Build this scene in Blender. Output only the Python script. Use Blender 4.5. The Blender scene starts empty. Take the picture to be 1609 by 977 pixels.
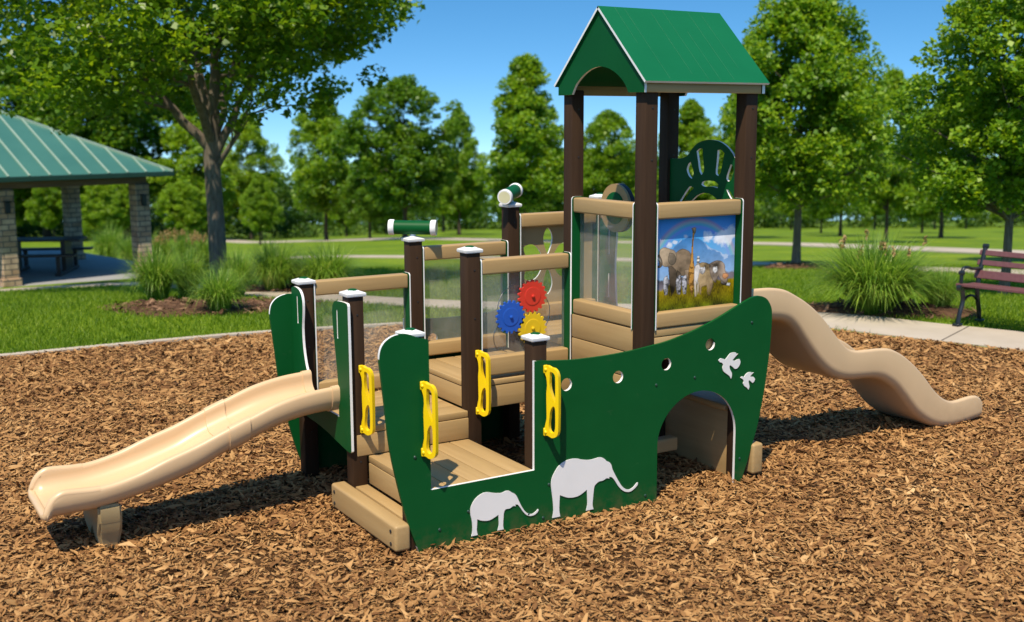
import bpy, bmesh, math, random
import numpy as np
from mathutils import Vector, Matrix
from mathutils.geometry import tessellate_polygon

random.seed(7)
RNG = np.random.default_rng(11)
R = math.radians
COL = bpy.context.scene.collection
SC = bpy.context.scene

# ------------------------------------------------------------------ camera frame (metres, X along the boat, Y across it, Z up)
CAM = np.array([-2.587, -5.209, 2.3])
FPX, YAW, PITCH, ROLL = 1774.8, R(58.647), R(9.474), R(-0.222)
_cp, _sp, _cy, _sy = math.cos(PITCH), math.sin(PITCH), math.cos(YAW), math.sin(YAW)
FWD = np.array([_cy * _cp, _sy * _cp, -_sp]); RGT = np.array([_sy, -_cy, 0.0]); UPV = np.cross(RGT, FWD)
_cr, _sr = math.cos(ROLL), math.sin(ROLL)
CR = _cr * RGT + _sr * UPV; CU = -_sr * RGT + _cr * UPV
FH = np.array([_cy, _sy, 0.0])                      # horizontal viewing direction


def rd(r, d, z=0.0):
    """lateral r / distance d (ground plan seen from the viewpoint) to world"""
    p = CAM * np.array([1, 1, 0]) + RGT * r + FH * d
    return np.array([p[0], p[1], z])


def to_rd(x, y):
    v0, v1 = x - CAM[0], y - CAM[1]
    return v0 * RGT[0] + v1 * RGT[1], v0 * FH[0] + v1 * FH[1]


KS = 0.085


def gz_rd(r, d):
    r = np.asarray(r, float); d = np.asarray(d, float)
    t = np.clip(d - 12.9, 0, None)
    z = np.where(t < 2, -KS * t * t / 4, -KS * (t - 1))
    s = np.clip(-r - 5.0, 0, 20)
    w = np.clip((d - 13) / 5, 0, 1)
    z = z - w * np.where(s < 2, 0.05 * s * s / 4, 0.05 * (s - 1))
    return z


def gz(x, y):
    r, d = to_rd(x, y)
    return float(gz_rd(r, d))


def at(px, py):
    """the point of the ground seen at a photograph pixel"""
    v = FWD * FPX + CR * (px - 804.5) - CU * (py - 488.5)
    f = lambda t: CAM[2] + v[2] * t - gz(CAM[0] + v[0] * t, CAM[1] + v[1] * t)
    a, b = 0.0005, 0.25
    for _ in range(60):
        m = (a + b) / 2
        if f(m) > 0: a = m
        else: b = m
    p = CAM + v * a
    return np.array([p[0], p[1], gz(p[0], p[1])])


# ------------------------------------------------------------------ object helpers
def tag(o, label=None, cat=None, group=None, kind=None):
    if label: o['label'] = label
    if cat: o['category'] = cat
    if group: o['group'] = group
    if kind: o['kind'] = kind
    return o


def empty(name, loc=(0, 0, 0), rz=0.0):
    o = bpy.data.objects.new(name, None); COL.objects.link(o)
    o.location = loc; o.rotation_euler = (0, 0, rz); o.empty_display_size = 0.2
    return o


def link(name, me, mats, parent=None, smooth=None):
    for m in (mats if isinstance(mats, (list, tuple)) else [mats]): me.materials.append(m)
    if smooth is not None:
        me.polygons.foreach_set('use_smooth', [True] * len(me.polygons))
        me.set_sharp_from_angle(angle=R(smooth))
    o = bpy.data.objects.new(name, me); COL.objects.link(o)
    if parent is not None: o.parent = parent
    return o


class MB:
    """collects pieces of one mesh"""
    def __init__(self): self.v, self.f, self.m = [], [], []

    def recolour(self, pick):
        """choose the material of sheet edges from the middle of each edge face"""
        for i, f in enumerate(self.f):
            if self.m[i] == 1 and len(f) == 4:
                c = [sum(self.v[j][k] for j in f) / 4 for k in range(3)]; self.m[i] = pick(c)
        return self

    def add(self, v, f, m=0):
        n = len(self.v); self.v += [tuple(map(float, p)) for p in v]
        self.f += [tuple(i + n for i in q) for q in f]
        self.m += ([m] * len(f) if isinstance(m, int) else list(m))
        return self

    def box(self, lo, hi, bev=0.0, seg=2, m=0, mat=None):
        bm = bmesh.new(); bmesh.ops.create_cube(bm, size=1.0)
        lo = Vector(lo); hi = Vector(hi); c = (lo + hi) / 2; s = hi - lo
        for v in bm.verts: v.co = Vector((v.co.x * s.x, v.co.y * s.y, v.co.z * s.z)) + c
        if bev > 0:
            bmesh.ops.bevel(bm, geom=list(bm.edges), offset=bev, segments=seg, affect='EDGES', profile=0.5)
        if mat is not None: bm.transform(mat)
        bm.verts.ensure_lookup_table()
        self.add([v.co[:] for v in bm.verts], [[v.index for v in f.verts] for f in bm.faces], m)
        bm.free(); return self

    def tube(self, pts, rad, n=10, m=0, cap=True, squash=None):
        pts = [Vector(p) for p in pts]; k = len(pts)
        rad = [rad] * k if isinstance(rad, (int, float)) else list(rad)
        vs, fs = [], []
        t0 = (pts[1] - pts[0]).normalized()
        a = t0.orthogonal().normalized() if squash is None else (Vector(squash[0]) - t0 * t0.dot(Vector(squash[0]))).normalized()
        for i in range(k):
            t = ((pts[min(i + 1, k - 1)] - pts[i]).normalized() + (pts[i] - pts[max(i - 1, 0)]).normalized())
            t = t.normalized() if t.length > 1e-6 else t0
            a = (a - t * a.dot(t)).normalized(); b = t.cross(a)
            q = 1.0 if squash is None else squash[1]
            for j in range(n):
                w = 2 * math.pi * j / n
                vs.append(pts[i] + a * (math.cos(w) * rad[i] * q) + b * (math.sin(w) * rad[i]))
        for i in range(k - 1):
            for j in range(n):
                fs.append((i * n + j, i * n + (j + 1) % n, (i + 1) * n + (j + 1) % n, (i + 1) * n + j))
        if cap:
            fs.append(tuple(range(n))[::-1]); fs.append(tuple((k - 1) * n + j for j in range(n)))
        return self.add(vs, fs, m)

    def lathe(self, prof, origin, axis, n=24, m=0):
        """prof: (radius, height along axis) pairs"""
        ax = Vector(axis).normalized(); a = ax.orthogonal().normalized(); b = ax.cross(a); o = Vector(origin)
        vs, fs = [], []; k = len(prof)
        for r, h in prof:
            for j in range(n):
                w = 2 * math.pi * j / n
                vs.append(o + ax * h + a * (r * math.cos(w)) + b * (r * math.sin(w)))
        for i in range(k - 1):
            for j in range(n):
                fs.append((i * n + j, i * n + (j + 1) % n, (i + 1) * n + (j + 1) % n, (i + 1) * n + j))
        fs.append(tuple(range(n))[::-1]); fs.append(tuple((k - 1) * n + j for j in range(n)))
        return self.add(vs, fs, m)

    def plate(self, loops, t, origin, u, v, m=(0, 1)):
        """flat sheet cut to loops (outer first, then holes), thickness t along u x v; m = (face, edge) materials"""
        o, u, v = Vector(origin), Vector(u), Vector(v); nrm = u.cross(v)
        area = lambda L: sum(L[i][0] * L[(i + 1) % len(L)][1] - L[(i + 1) % len(L)][0] * L[i][1] for i in range(len(L)))
        Ls = []
        for i, L in enumerate(loops):
            L = list(L)
            if (area(L) > 0) != (i == 0): L.reverse()
            Ls.append(L)
        tris = tessellate_polygon([[Vector((a, b, 0)) for a, b in L] for L in Ls])
        flat = [p for L in Ls for p in L]; N = len(flat)
        vs = [o + u * a + v * b + nrm * t for a, b in flat] + [o + u * a + v * b for a, b in flat]
        fs, ms = [], []
        for tri in tris:
            a, b, c = tri
            (x0, y0), (x1, y1), (x2, y2) = flat[a], flat[b], flat[c]
            if (x1 - x0) * (y2 - y0) - (x2 - x0) * (y1 - y0) < 0: a, b, c = c, b, a
            fs += [(a, b, c), (c + N, b + N, a + N)]; ms += [m[0], m[0]]
        k = 0
        for L in Ls:
            n = len(L)
            for i in range(n):
                j = (i + 1) % n
                fs.append((k + j, k + i, k + i + N, k + j + N)); ms.append(m[1])
            k += n
        return self.add(vs, fs, ms)

    def mesh(self, name='mesh'):
        me = bpy.data.meshes.new(name)
        me.from_pydata(self.v, [], self.f)
        if self.m: me.polygons.foreach_set('material_index', self.m)
        me.update(); return me

    def build(self, name, mats, parent=None, smooth=None):
        return link(name, self.mesh(name), mats, parent, smooth)


def curve(pts, sub=4, closed=True, corner=50):
    """round a traced outline, keeping its real corners"""
    n = len(pts); P = [Vector(p) for p in pts]
    def sharp(i):
        if not closed and i in (0, n - 1): return True
        a = P[i] - P[i - 1]; b = P[(i + 1) % n] - P[i]
        return a.length < 1e-9 or b.length < 1e-9 or math.degrees(a.angle(b)) > corner
    sh = [sharp(i) for i in range(n)]; out = []
    for i in range(n if closed else n - 1):
        p1, p2 = P[i], P[(i + 1) % n]
        p0 = P[i - 1] if not sh[i] else p1 * 2 - p2
        p3 = P[(i + 2) % n] if not sh[(i + 1) % n] else p2 * 2 - p1
        d = (p2 - p1).length
        m1 = (p2 - p0) / max((p2 - p1).length + (p1 - p0).length, 1e-9) * d
        m2 = (p3 - p1) / max((p3 - p2).length + (p2 - p1).length, 1e-9) * d
        for k in range(sub):
            t = k / sub
            q = p1 * (2 * t**3 - 3 * t**2 + 1) + m1 * (t**3 - 2 * t**2 + t) + p2 * (-2 * t**3 + 3 * t**2) + m2 * (t**3 - t**2)
            out.append(tuple(q))
    if not closed: out.append(tuple(P[-1]))
    return out


def circle(cx, cy, r, n=28): return [(cx + r * math.cos(2 * math.pi * i / n), cy + r * math.sin(2 * math.pi * i / n)) for i in range(n)]


def rrect(x0, x1, y0, y1, r, n=5, only=None):
    out = []
    for q, (cx, cy, a0) in enumerate(((x1 - r, y1 - r, 0), (x0 + r, y1 - r, 90), (x0 + r, y0 + r, 180), (x1 - r, y0 + r, 270))):
        if only and q not in only:
            out.append(((x1, x0, x0, x1)[q], (y1, y1, y0, y0)[q])); continue
        for k in range(n + 1):
            a = R(a0 + 90 * k / n); out.append((cx + r * math.cos(a), cy + r * math.sin(a)))
    return out


def np_mesh(name, verts, quads, mats, parent=None):
    """a big mesh of quads straight from arrays"""
    me = bpy.data.meshes.new(name)
    nv, nq = len(verts), len(quads)
    me.vertices.add(nv); me.vertices.foreach_set('co', np.ascontiguousarray(verts, np.float32).ravel())
    me.loops.add(nq * 4); me.loops.foreach_set('vertex_index', np.ascontiguousarray(quads, np.int32).ravel())
    me.polygons.add(nq); me.polygons.foreach_set('loop_start', np.arange(0, nq * 4, 4, dtype=np.int32))
    me.update(calc_edges=True); me.validate()
    return me


# ------------------------------------------------------------------ materials
def new_mat(name):
    m = bpy.data.materials.new(name); m.use_nodes = True
    nt = m.node_tree; b = nt.nodes['Principled BSDF']
    return m, nt, b


def node(nt, kind, **kw):
    n = nt.nodes.new(kind)
    for k, v in kw.items():
        if k in n.inputs: n.inputs[k].default_value = v
        else: setattr(n, k, v)
    return n


def rgb(c): return (c[0], c[1], c[2], 1.0)


def ramp(nt, fac, stops, interp='LINEAR'):
    r = nt.nodes.new('ShaderNodeValToRGB'); r.color_ramp.interpolation = interp
    e = r.color_ramp.elements
    while len(e) < len(stops): e.new(0.5)
    for i, (p, c) in enumerate(stops): e[i].position = p; e[i].color = rgb(c)
    nt.links.new(fac, r.inputs[0]); return r


def coords(nt, scale=(1, 1, 1), kind='Object'):
    tc = nt.nodes.new('ShaderNodeTexCoord'); mp = nt.nodes.new('ShaderNodeMapping')
    mp.inputs['Scale'].default_value = scale
    nt.links.new(tc.outputs[kind], mp.inputs[0]); return mp.outputs[0]


def noisy(name, c1, c2, rough=0.5, scale=8.0, stretch=(1, 1, 1), bump=0.0, bscale=60.0, spec=0.5, rvar=0.08, detail=6.0, bdist=0.004):
    m, nt, b = new_mat(name); L = nt.links
    co = coords(nt, stretch)
    n1 = node(nt, 'ShaderNodeTexNoise', Scale=scale, Detail=detail, Roughness=0.6); L.new(co, n1.inputs['Vector'])
    r = ramp(nt, n1.outputs['Fac'], [(0.3, c1), (0.7, c2)]); L.new(r.outputs[0], b.inputs['Base Color'])
    mr = node(nt, 'ShaderNodeMapRange'); mr.inputs['To Min'].default_value = rough - rvar; mr.inputs['To Max'].default_value = rough + rvar
    n3 = node(nt, 'ShaderNodeTexNoise', Scale=scale * 0.35, Detail=4.0); L.new(co, n3.inputs['Vector'])
    L.new(n3.outputs['Fac'], mr.inputs['Value']); L.new(mr.outputs[0], b.inputs['Roughness'])
    b.inputs['Specular IOR Level'].default_value = spec
    if bump > 0:
        n2 = node(nt, 'ShaderNodeTexNoise', Scale=bscale, Detail=4.0); L.new(co, n2.inputs['Vector'])
        bp = node(nt, 'ShaderNodeBump', Strength=bump, Distance=bdist); L.new(n2.outputs['Fac'], bp.inputs['Height'])
        L.new(bp.outputs[0], b.inputs['Normal'])
    return m


def lumber(name, c1, c2, axis, rough=0.5):
    s = [26, 26, 26]; s[axis] = 1.6
    m = noisy(name, c1, c2, rough, 1.0, tuple(s), 0.10, 3.0, 0.35, 0.07, 7.0, 0.002)
    return m


M = {}
M['green'] = noisy('green sheet plastic', (0.0025, 0.070, 0.015), (0.0034, 0.081, 0.018), 0.48, 3.0, (1, 1, 1), 0.06, 220.0, 0.13, 0.08, 6, 0.001)
M['green_roof'] = noisy('green roof plastic', (0.0035, 0.108, 0.038), (0.0045, 0.120, 0.043), 0.5, 2.5, (1, 1, 1), 0.05, 180.0, 0.15, 0.06, 6, 0.001)
M['white'] = noisy('white sheet plastic', (0.76, 0.75, 0.72), (0.83, 0.82, 0.79), 0.4, 5.0)
M['emblem'] = noisy('white emblem plastic', (0.74, 0.72, 0.68), (0.79, 0.77, 0.73), 0.42, 4.0, (1, 1, 1), 0.05, 200.0)
M['tan_x'] = lumber('tan plastic lumber', (0.365, 0.235, 0.097), (0.43, 0.285, 0.123), 0)
M['tan_y'] = lumber('tan plastic lumber across', (0.365, 0.235, 0.097), (0.43, 0.285, 0.123), 1)
M['brown'] = lumber('brown plastic lumber', (0.036, 0.0195, 0.0105), (0.052, 0.029, 0.016), 2, 0.6); M['brown'].node_tree.nodes['Principled BSDF'].inputs['Specular IOR Level'].default_value = 0.1
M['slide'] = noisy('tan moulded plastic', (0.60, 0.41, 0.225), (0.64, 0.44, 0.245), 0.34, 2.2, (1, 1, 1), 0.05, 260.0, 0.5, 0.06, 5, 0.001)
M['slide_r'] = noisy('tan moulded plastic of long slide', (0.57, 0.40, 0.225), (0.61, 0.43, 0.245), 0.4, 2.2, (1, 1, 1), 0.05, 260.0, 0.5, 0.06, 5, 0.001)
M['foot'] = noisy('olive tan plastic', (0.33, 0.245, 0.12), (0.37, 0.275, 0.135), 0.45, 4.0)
M['yellow'] = noisy('yellow plastic', (0.83, 0.56, 0.004), (0.87, 0.60, 0.006), 0.32, 6.0)
M['red'] = noisy('red plastic', (0.60, 0.035, 0.018), (0.68, 0.045, 0.022), 0.4, 6.0)
M['blue'] = noisy('blue plastic', (0.014, 0.085, 0.42), (0.02, 0.10, 0.47), 0.4, 6.0)
M['gear_y'] = noisy('yellow gear plastic', (0.72, 0.47, 0.01), (0.78, 0.52, 0.015), 0.4, 6.0)
M['steel'] = noisy('bolt steel', (0.25, 0.25, 0.25), (0.35, 0.35, 0.35), 0.4, 20.0); M['steel'].node_tree.nodes['Principled BSDF'].inputs['Metallic'].default_value = 1
M['dark'] = noisy('black rubber', (0.012, 0.012, 0.012), (0.02, 0.02, 0.02), 0.5, 10.0)
M['cream'] = noisy('cream plastic', (0.62, 0.58, 0.34), (0.68, 0.64, 0.40), 0.4, 8.0)
M['groove'] = noisy('pale groove line', (0.012, 0.14, 0.06), (0.05, 0.17, 0.08), 0.6, 10.0)


def wear(m, dirt, zmax, amount, scuff):
    """splashed soil low down and faint pale scuffs"""
    nt = m.node_tree; L = nt.links; b = nt.nodes['Principled BSDF']; src = b.inputs['Base Color'].links[0].from_socket
    co = coords(nt); sp = nt.nodes.new('ShaderNodeSeparateXYZ'); L.new(co, sp.inputs[0])
    n = node(nt, 'ShaderNodeTexNoise', Scale=14.0, Detail=8.0, Roughness=0.7); L.new(co, n.inputs['Vector'])
    mr = node(nt, 'ShaderNodeMapRange'); mr.inputs['From Min'].default_value = zmax; mr.inputs['From Max'].default_value = 0.0; mr.inputs['To Max'].default_value = 1.0; L.new(sp.outputs[2], mr.inputs['Value'])
    ad = node(nt, 'ShaderNodeMath', operation='MULTIPLY'); L.new(mr.outputs[0], ad.inputs[0])
    m2 = node(nt, 'ShaderNodeMapRange'); m2.inputs['From Min'].default_value = 0.42; m2.inputs['From Max'].default_value = 0.72; m2.inputs['To Max'].default_value = amount; L.new(n.outputs['Fac'], m2.inputs['Value']); L.new(m2.outputs[0], ad.inputs[1])
    mx = node(nt, 'ShaderNodeMix', data_type='RGBA'); L.new(ad.outputs[0], mx.inputs[0]); L.new(src, mx.inputs[6]); mx.inputs[7].default_value = rgb(dirt)
    mp = coords(nt, (3.0, 30.0, 9.0)); n3 = node(nt, 'ShaderNodeTexNoise', Scale=2.2, Detail=9.0, Roughness=0.75); L.new(mp, n3.inputs['Vector'])
    m3 = node(nt, 'ShaderNodeMapRange'); m3.inputs['From Min'].default_value = 0.60; m3.inputs['From Max'].default_value = 0.78; m3.inputs['To Max'].default_value = scuff; L.new(n3.outputs['Fac'], m3.inputs['Value'])
    my = node(nt, 'ShaderNodeMix', data_type='RGBA'); L.new(m3.outputs[0], my.inputs[0]); L.new(mx.outputs[2], my.inputs[6]); my.inputs[7].default_value = (0.42, 0.38, 0.30, 1)
    L.new(my.outputs[2], b.inputs['Base Color'])


wear(M['green'], (0.16, 0.10, 0.05), 0.16, 0.55, 0.07)
wear(M['slide'], (0.25, 0.16, 0.09), 0.30, 0.25, 0.22)
wear(M['slide_r'], (0.25, 0.16, 0.09), 0.35, 0.25, 0.18)


def clear_mat(name, tint, haze):
    m, nt, b = new_mat(name); L = nt.links; out = nt.nodes['Material Output']
    tr = node(nt, 'ShaderNodeBsdfTransparent', Color=rgb(tint)); gl = node(nt, 'ShaderNodeBsdfGlossy', Roughness=0.04)
    lw = node(nt, 'ShaderNodeLayerWeight', Blend=0.5); pw = node(nt, 'ShaderNodeMath', operation='POWER'); pw.inputs[1].default_value = 5.0; L.new(lw.outputs['Facing'], pw.inputs[0]); fr = node(nt, 'ShaderNodeMath', operation='MULTIPLY_ADD'); fr.inputs[1].default_value = 0.9; fr.inputs[2].default_value = 0.035; L.new(pw.outputs[0], fr.inputs[0]); df = node(nt, 'ShaderNodeBsdfDiffuse', Color=(0.62, 0.6, 0.55, 1))
    n = node(nt, 'ShaderNodeTexNoise', Scale=5.0, Detail=5.0); L.new(coords(nt), n.inputs['Vector'])
    mr = node(nt, 'ShaderNodeMapRange'); mr.inputs['From Min'].default_value = 0.3; mr.inputs['From Max'].default_value = 0.7
    mr.inputs['To Min'].default_value = haze * 0.55; mr.inputs['To Max'].default_value = haze * 1.5
    L.new(n.outputs['Fac'], mr.inputs['Value'])
    m1 = nt.nodes.new('ShaderNodeMixShader'); L.new(mr.outputs[0], m1.inputs[0]); L.new(tr.outputs[0], m1.inputs[1]); L.new(df.outputs[0], m1.inputs[2])
    m2 = nt.nodes.new('ShaderNodeMixShader'); L.new(fr.outputs[0], m2.inputs[0]); L.new(m1.outputs[0], m2.inputs[1]); L.new(gl.outputs[0], m2.inputs[2])
    L.new(m2.outputs[0], out.inputs['Surface']); return m


M['clear'] = clear_mat('clear scuffed plastic', (0.95, 0.955, 0.94), 0.125)


def island_mat(name, stops, rough=0.8, translucent=0.0, trans_col=None, spec=0.2, clump=None):
    """colour varies from piece to piece (leaf, blade, chip)"""
    m, nt, b = new_mat(name); L = nt.links; out = nt.nodes['Material Output']
    g = nt.nodes.new('ShaderNodeNewGeometry'); fac = g.outputs['Random Per Island']
    if clump:
        n = node(nt, 'ShaderNodeTexNoise', Scale=clump[0], Detail=3.0); L.new(coords(nt), n.inputs['Vector'])
        mx = node(nt, 'ShaderNodeMix', data_type='FLOAT'); mx.inputs[0].default_value = clump[1]
        mr = node(nt, 'ShaderNodeMapRange'); mr.inputs['From Min'].default_value = 0.3; mr.inputs['From Max'].default_value = 0.7
        L.new(n.outputs['Fac'], mr.inputs['Value']); L.new(fac, mx.inputs[2]); L.new(mr.outputs[0], mx.inputs[3]); fac = mx.outputs[0]
    r = ramp(nt, fac, stops); L.new(r.outputs[0], b.inputs['Base Color'])
    b.inputs['Roughness'].default_value = rough; b.inputs['Specular IOR Level'].default_value = spec
    if translucent > 0:
        t = nt.nodes.new('ShaderNodeBsdfTranslucent'); mx = nt.nodes.new('ShaderNodeMixShader'); mx.inputs[0].default_value = translucent
        mc = node(nt, 'ShaderNodeMix', data_type='RGBA', blend_type='MULTIPLY'); mc.inputs[0].default_value = 1.0
        L.new(r.outputs[0], mc.inputs[6]); mc.inputs[7].default_value = rgb(trans_col); L.new(mc.outputs[2], t.inputs[0])
        L.new(b.outputs[0], mx.inputs[1]); L.new(t.outputs[0], mx.inputs[2]); L.new(mx.outputs[0], out.inputs['Surface'])
    return m


TC = (1.9, 1.7, 0.7)
M['leaf_dark'] = island_mat('dark green leaves', [(0.0, (0.035, 0.10, 0.009)), (0.5, (0.09, 0.20, 0.013)), (1.0, (0.22, 0.34, 0.022))], 0.45, 0.42, TC, 0.35, (0.7, 0.4))
M['leaf_wood'] = island_mat('deep green wood leaves', [(0.0, (0.018, 0.055, 0.007)), (0.55, (0.05, 0.115, 0.010)), (1.0, (0.13, 0.21, 0.016))], 0.5, 0.35, TC, 0.25, (0.25, 0.5))  # the far belt's own green, darker than the other leaf colours
M['leaf_mid'] = island_mat('mid green leaves', [(0.0, (0.05, 0.125, 0.009)), (0.5, (0.14, 0.27, 0.013)), (1.0, (0.33, 0.45, 0.025))], 0.45, 0.42, TC, 0.35, (0.6, 0.4))
M['leaf_light'] = island_mat('yellow green leaves', [(0.0, (0.07, 0.16, 0.010)), (0.5, (0.18, 0.315, 0.016)), (1.0, (0.37, 0.48, 0.032))], 0.45, 0.42, TC, 0.35, (0.6, 0.4))
M['leaf_big'] = island_mat('shade tree leaves', [(0.0, (0.035, 0.095, 0.006)), (0.5, (0.10, 0.20, 0.009)), (0.85, (0.21, 0.32, 0.013)), (1.0, (0.36, 0.42, 0.02))], 0.4, 0.45, (1.9, 1.7, 0.7), 0.4, (0.45, 0.4))
M['reed'] = island_mat('ornamental grass blades', [(0.0, (0.06, 0.14, 0.014)), (0.5, (0.16, 0.28, 0.03)), (0.92, (0.27, 0.39, 0.05)), (1.0, (0.40, 0.42, 0.12))], 0.45, 0.35, (1.9, 1.9, 1.2), 0.4)
M['plume'] = island_mat('dry grass plumes', [(0.0, (0.30, 0.19, 0.07)), (0.5, (0.42, 0.29, 0.12)), (1.0, (0.55, 0.41, 0.19))], 0.8, 0.3, (1.3, 1.2, 1.1))
M['turf'] = island_mat('lawn blades', [(0.0, (0.055, 0.115, 0.005)), (0.5, (0.135, 0.225, 0.009)), (1.0, (0.28, 0.35, 0.022))], 0.55, 0.4, (1.9, 1.9, 1.0), 0.3, (0.8, 0.3))
M['chip'] = island_mat('shredded bark chips', [(0.0, (0.055, 0.021, 0.007)), (0.17, (0.15, 0.066, 0.022)), (0.5, (0.315, 0.158, 0.054)), (0.87, (0.455, 0.255, 0.096)), (1.0, (0.60, 0.39, 0.18))], 0.8, 0, None, 0.2, (0.9, 0.26))
M['bed_chip'] = island_mat('dark bark chips', [(0.0, (0.05, 0.026, 0.014)), (0.5, (0.13, 0.068, 0.036)), (1.0, (0.28, 0.165, 0.095))], 0.85, 0, None, 0.15)
M['soil'] = noisy('mulch under chips', (0.03, 0.014, 0.006), (0.10, 0.05, 0.019), 0.9, 34.0, (1, 1, 1), 0.9, 55.0, 0.1, 0.03, 8, 0.02)
M['bed_soil'] = noisy('dark bed mulch', (0.05, 0.026, 0.014), (0.15, 0.08, 0.045), 0.95, 18.0, (1, 1, 1), 0.8, 40.0, 0.1, 0.03, 8, 0.02)
M['concrete'] = noisy('pale concrete', (0.40, 0.335, 0.255), (0.47, 0.40, 0.315), 0.85, 1.6, (1, 1, 1), 0.25, 140.0, 0.2, 0.05, 9)
M['joint'] = noisy('dirty expansion joint', (0.10, 0.08, 0.06), (0.16, 0.13, 0.10), 0.9, 30.0)
M['slab'] = noisy('grey concrete slab', (0.26, 0.26, 0.26), (0.32, 0.315, 0.31), 0.8, 1.3, (1, 1, 1), 0.2, 100.0, 0.2, 0.05, 9)
M['bark'] = noisy('grey brown bark', (0.085, 0.068, 0.048), (0.21, 0.175, 0.13), 0.9, 1.0, (22, 22, 3.5), 0.8, 2.0, 0.2, 0.04, 8, 0.02)
M['bark_dark'] = noisy('dark bark', (0.04, 0.03, 0.02), (0.10, 0.078, 0.055), 0.9, 1.0, (16, 16, 3), 0.6, 2.0, 0.2, 0.04, 8, 0.02)
M['iron'] = noisy('black cast iron', (0.008, 0.011, 0.013), (0.014, 0.018, 0.02), 0.33, 14.0, (1, 1, 1), 0.1, 90.0)
M['slat'] = noisy('burgundy slat', (0.115, 0.042, 0.042), (0.16, 0.062, 0.06), 0.5, 1.0, (3, 30, 30), 0.2, 3.0)
M['tabletop'] = noisy('dark table plastic', (0.014, 0.011, 0.010), (0.026, 0.02, 0.018), 0.5, 6.0)
M['roof_teal'] = noisy('teal metal roof', (0.040, 0.135, 0.100), (0.052, 0.16, 0.118), 0.36, 1.2, (1, 1, 1), 0, 1, 0.5)
M['seam'] = noisy('roof seam', (0.22, 0.31, 0.23), (0.27, 0.36, 0.28), 0.4, 2.0)
M['fascia'] = noisy('dark green gutter', (0.012, 0.045, 0.032), (0.016, 0.055, 0.04), 0.4, 3.0)
M['timber'] = noisy('stained timber beam', (0.13, 0.07, 0.03), (0.19, 0.105, 0.048), 0.6, 1.0, (2, 14, 14))


def stone_mat():
    m, nt, b = new_mat('stacked stone'); L = nt.links
    co = coords(nt)
    br = node(nt, 'ShaderNodeTexBrick', Scale=1.0); br.inputs['Brick Width'].default_value = 0.27; br.inputs['Row Height'].default_value = 0.115
    br.inputs['Mortar Size'].default_value = 0.012; br.inputs['Bias'].default_value = 0.0
    br.inputs['Color1'].default_value = (0.36, 0.22, 0.13, 1); br.inputs['Color2'].default_value = (0.50, 0.37, 0.25, 1); br.inputs['Mortar'].default_value = (0.14, 0.12, 0.10, 1)
    # wrap the courses round the pillar: use x + y along the wall and z up
    sp = nt.nodes.new('ShaderNodeSeparateXYZ'); ad = node(nt, 'ShaderNodeMath', operation='ADD'); cb = nt.nodes.new('ShaderNodeCombineXYZ')
    L.new(co, sp.inputs[0]); L.new(sp.outputs[0], ad.inputs[0]); L.new(sp.outputs[1], ad.inputs[1]); L.new(ad.outputs[0], cb.inputs[0]); L.new(sp.outputs[2], cb.inputs[1])
    L.new(cb.outputs[0], br.inputs['Vector'])
    n = node(nt, 'ShaderNodeTexNoise', Scale=5.0, Detail=6.0); L.new(co, n.inputs['Vector'])
    mx = node(nt, 'ShaderNodeMix', data_type='RGBA', blend_type='OVERLAY'); mx.inputs[0].default_value = 0.7
    L.new(br.outputs['Color'], mx.inputs[6]); L.new(n.outputs['Fac'], mx.inputs[7]); L.new(mx.outputs[2], b.inputs['Base Color'])
    bp = node(nt, 'ShaderNodeBump', Strength=0.8, Distance=0.03); L.new(br.outputs['Fac'], bp.inputs['Height']); bp.invert = True
    L.new(bp.outputs[0], b.inputs['Normal']); b.inputs['Roughness'].default_value = 0.85
    return m


M['stone'] = stone_mat()


def lawn_mat():
    m, nt, b = new_mat('lawn'); L = nt.links; co = coords(nt)
    n1 = node(nt, 'ShaderNodeTexNoise', Scale=0.35, Detail=5.0, Roughness=0.65); n2 = node(nt, 'ShaderNodeTexNoise', Scale=16.0, Detail=6.0, Roughness=0.7)
    L.new(co, n1.inputs['Vector']); L.new(co, n2.inputs['Vector'])
    r1 = ramp(nt, n1.outputs['Fac'], [(0.3, (0.085, 0.155, 0.006)), (0.52, (0.145, 0.23, 0.009)), (0.72, (0.23, 0.30, 0.014))])
    r2 = ramp(nt, n2.outputs['Fac'], [(0.3, (0.45, 0.5, 0.45)), (0.7, (1.35, 1.3, 1.2))])
    mx = node(nt, 'ShaderNodeMix', data_type='RGBA', blend_type='MULTIPLY'); mx.inputs[0].default_value = 1.0
    L.new(r1.outputs[0], mx.inputs[6]); L.new(r2.outputs[0], mx.inputs[7]); L.new(mx.outputs[2], b.inputs['Base Color'])
    bp = node(nt, 'ShaderNodeBump', Strength=0.9, Distance=0.04); L.new(n2.outputs['Fac'], bp.inputs['Height']); L.new(bp.outputs[0], b.inputs['Normal'])
    b.inputs['Roughness'].default_value = 0.8; b.inputs['Specular IOR Level'].default_value = 0.15
    return m


M['lawn'] = lawn_mat()

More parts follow.
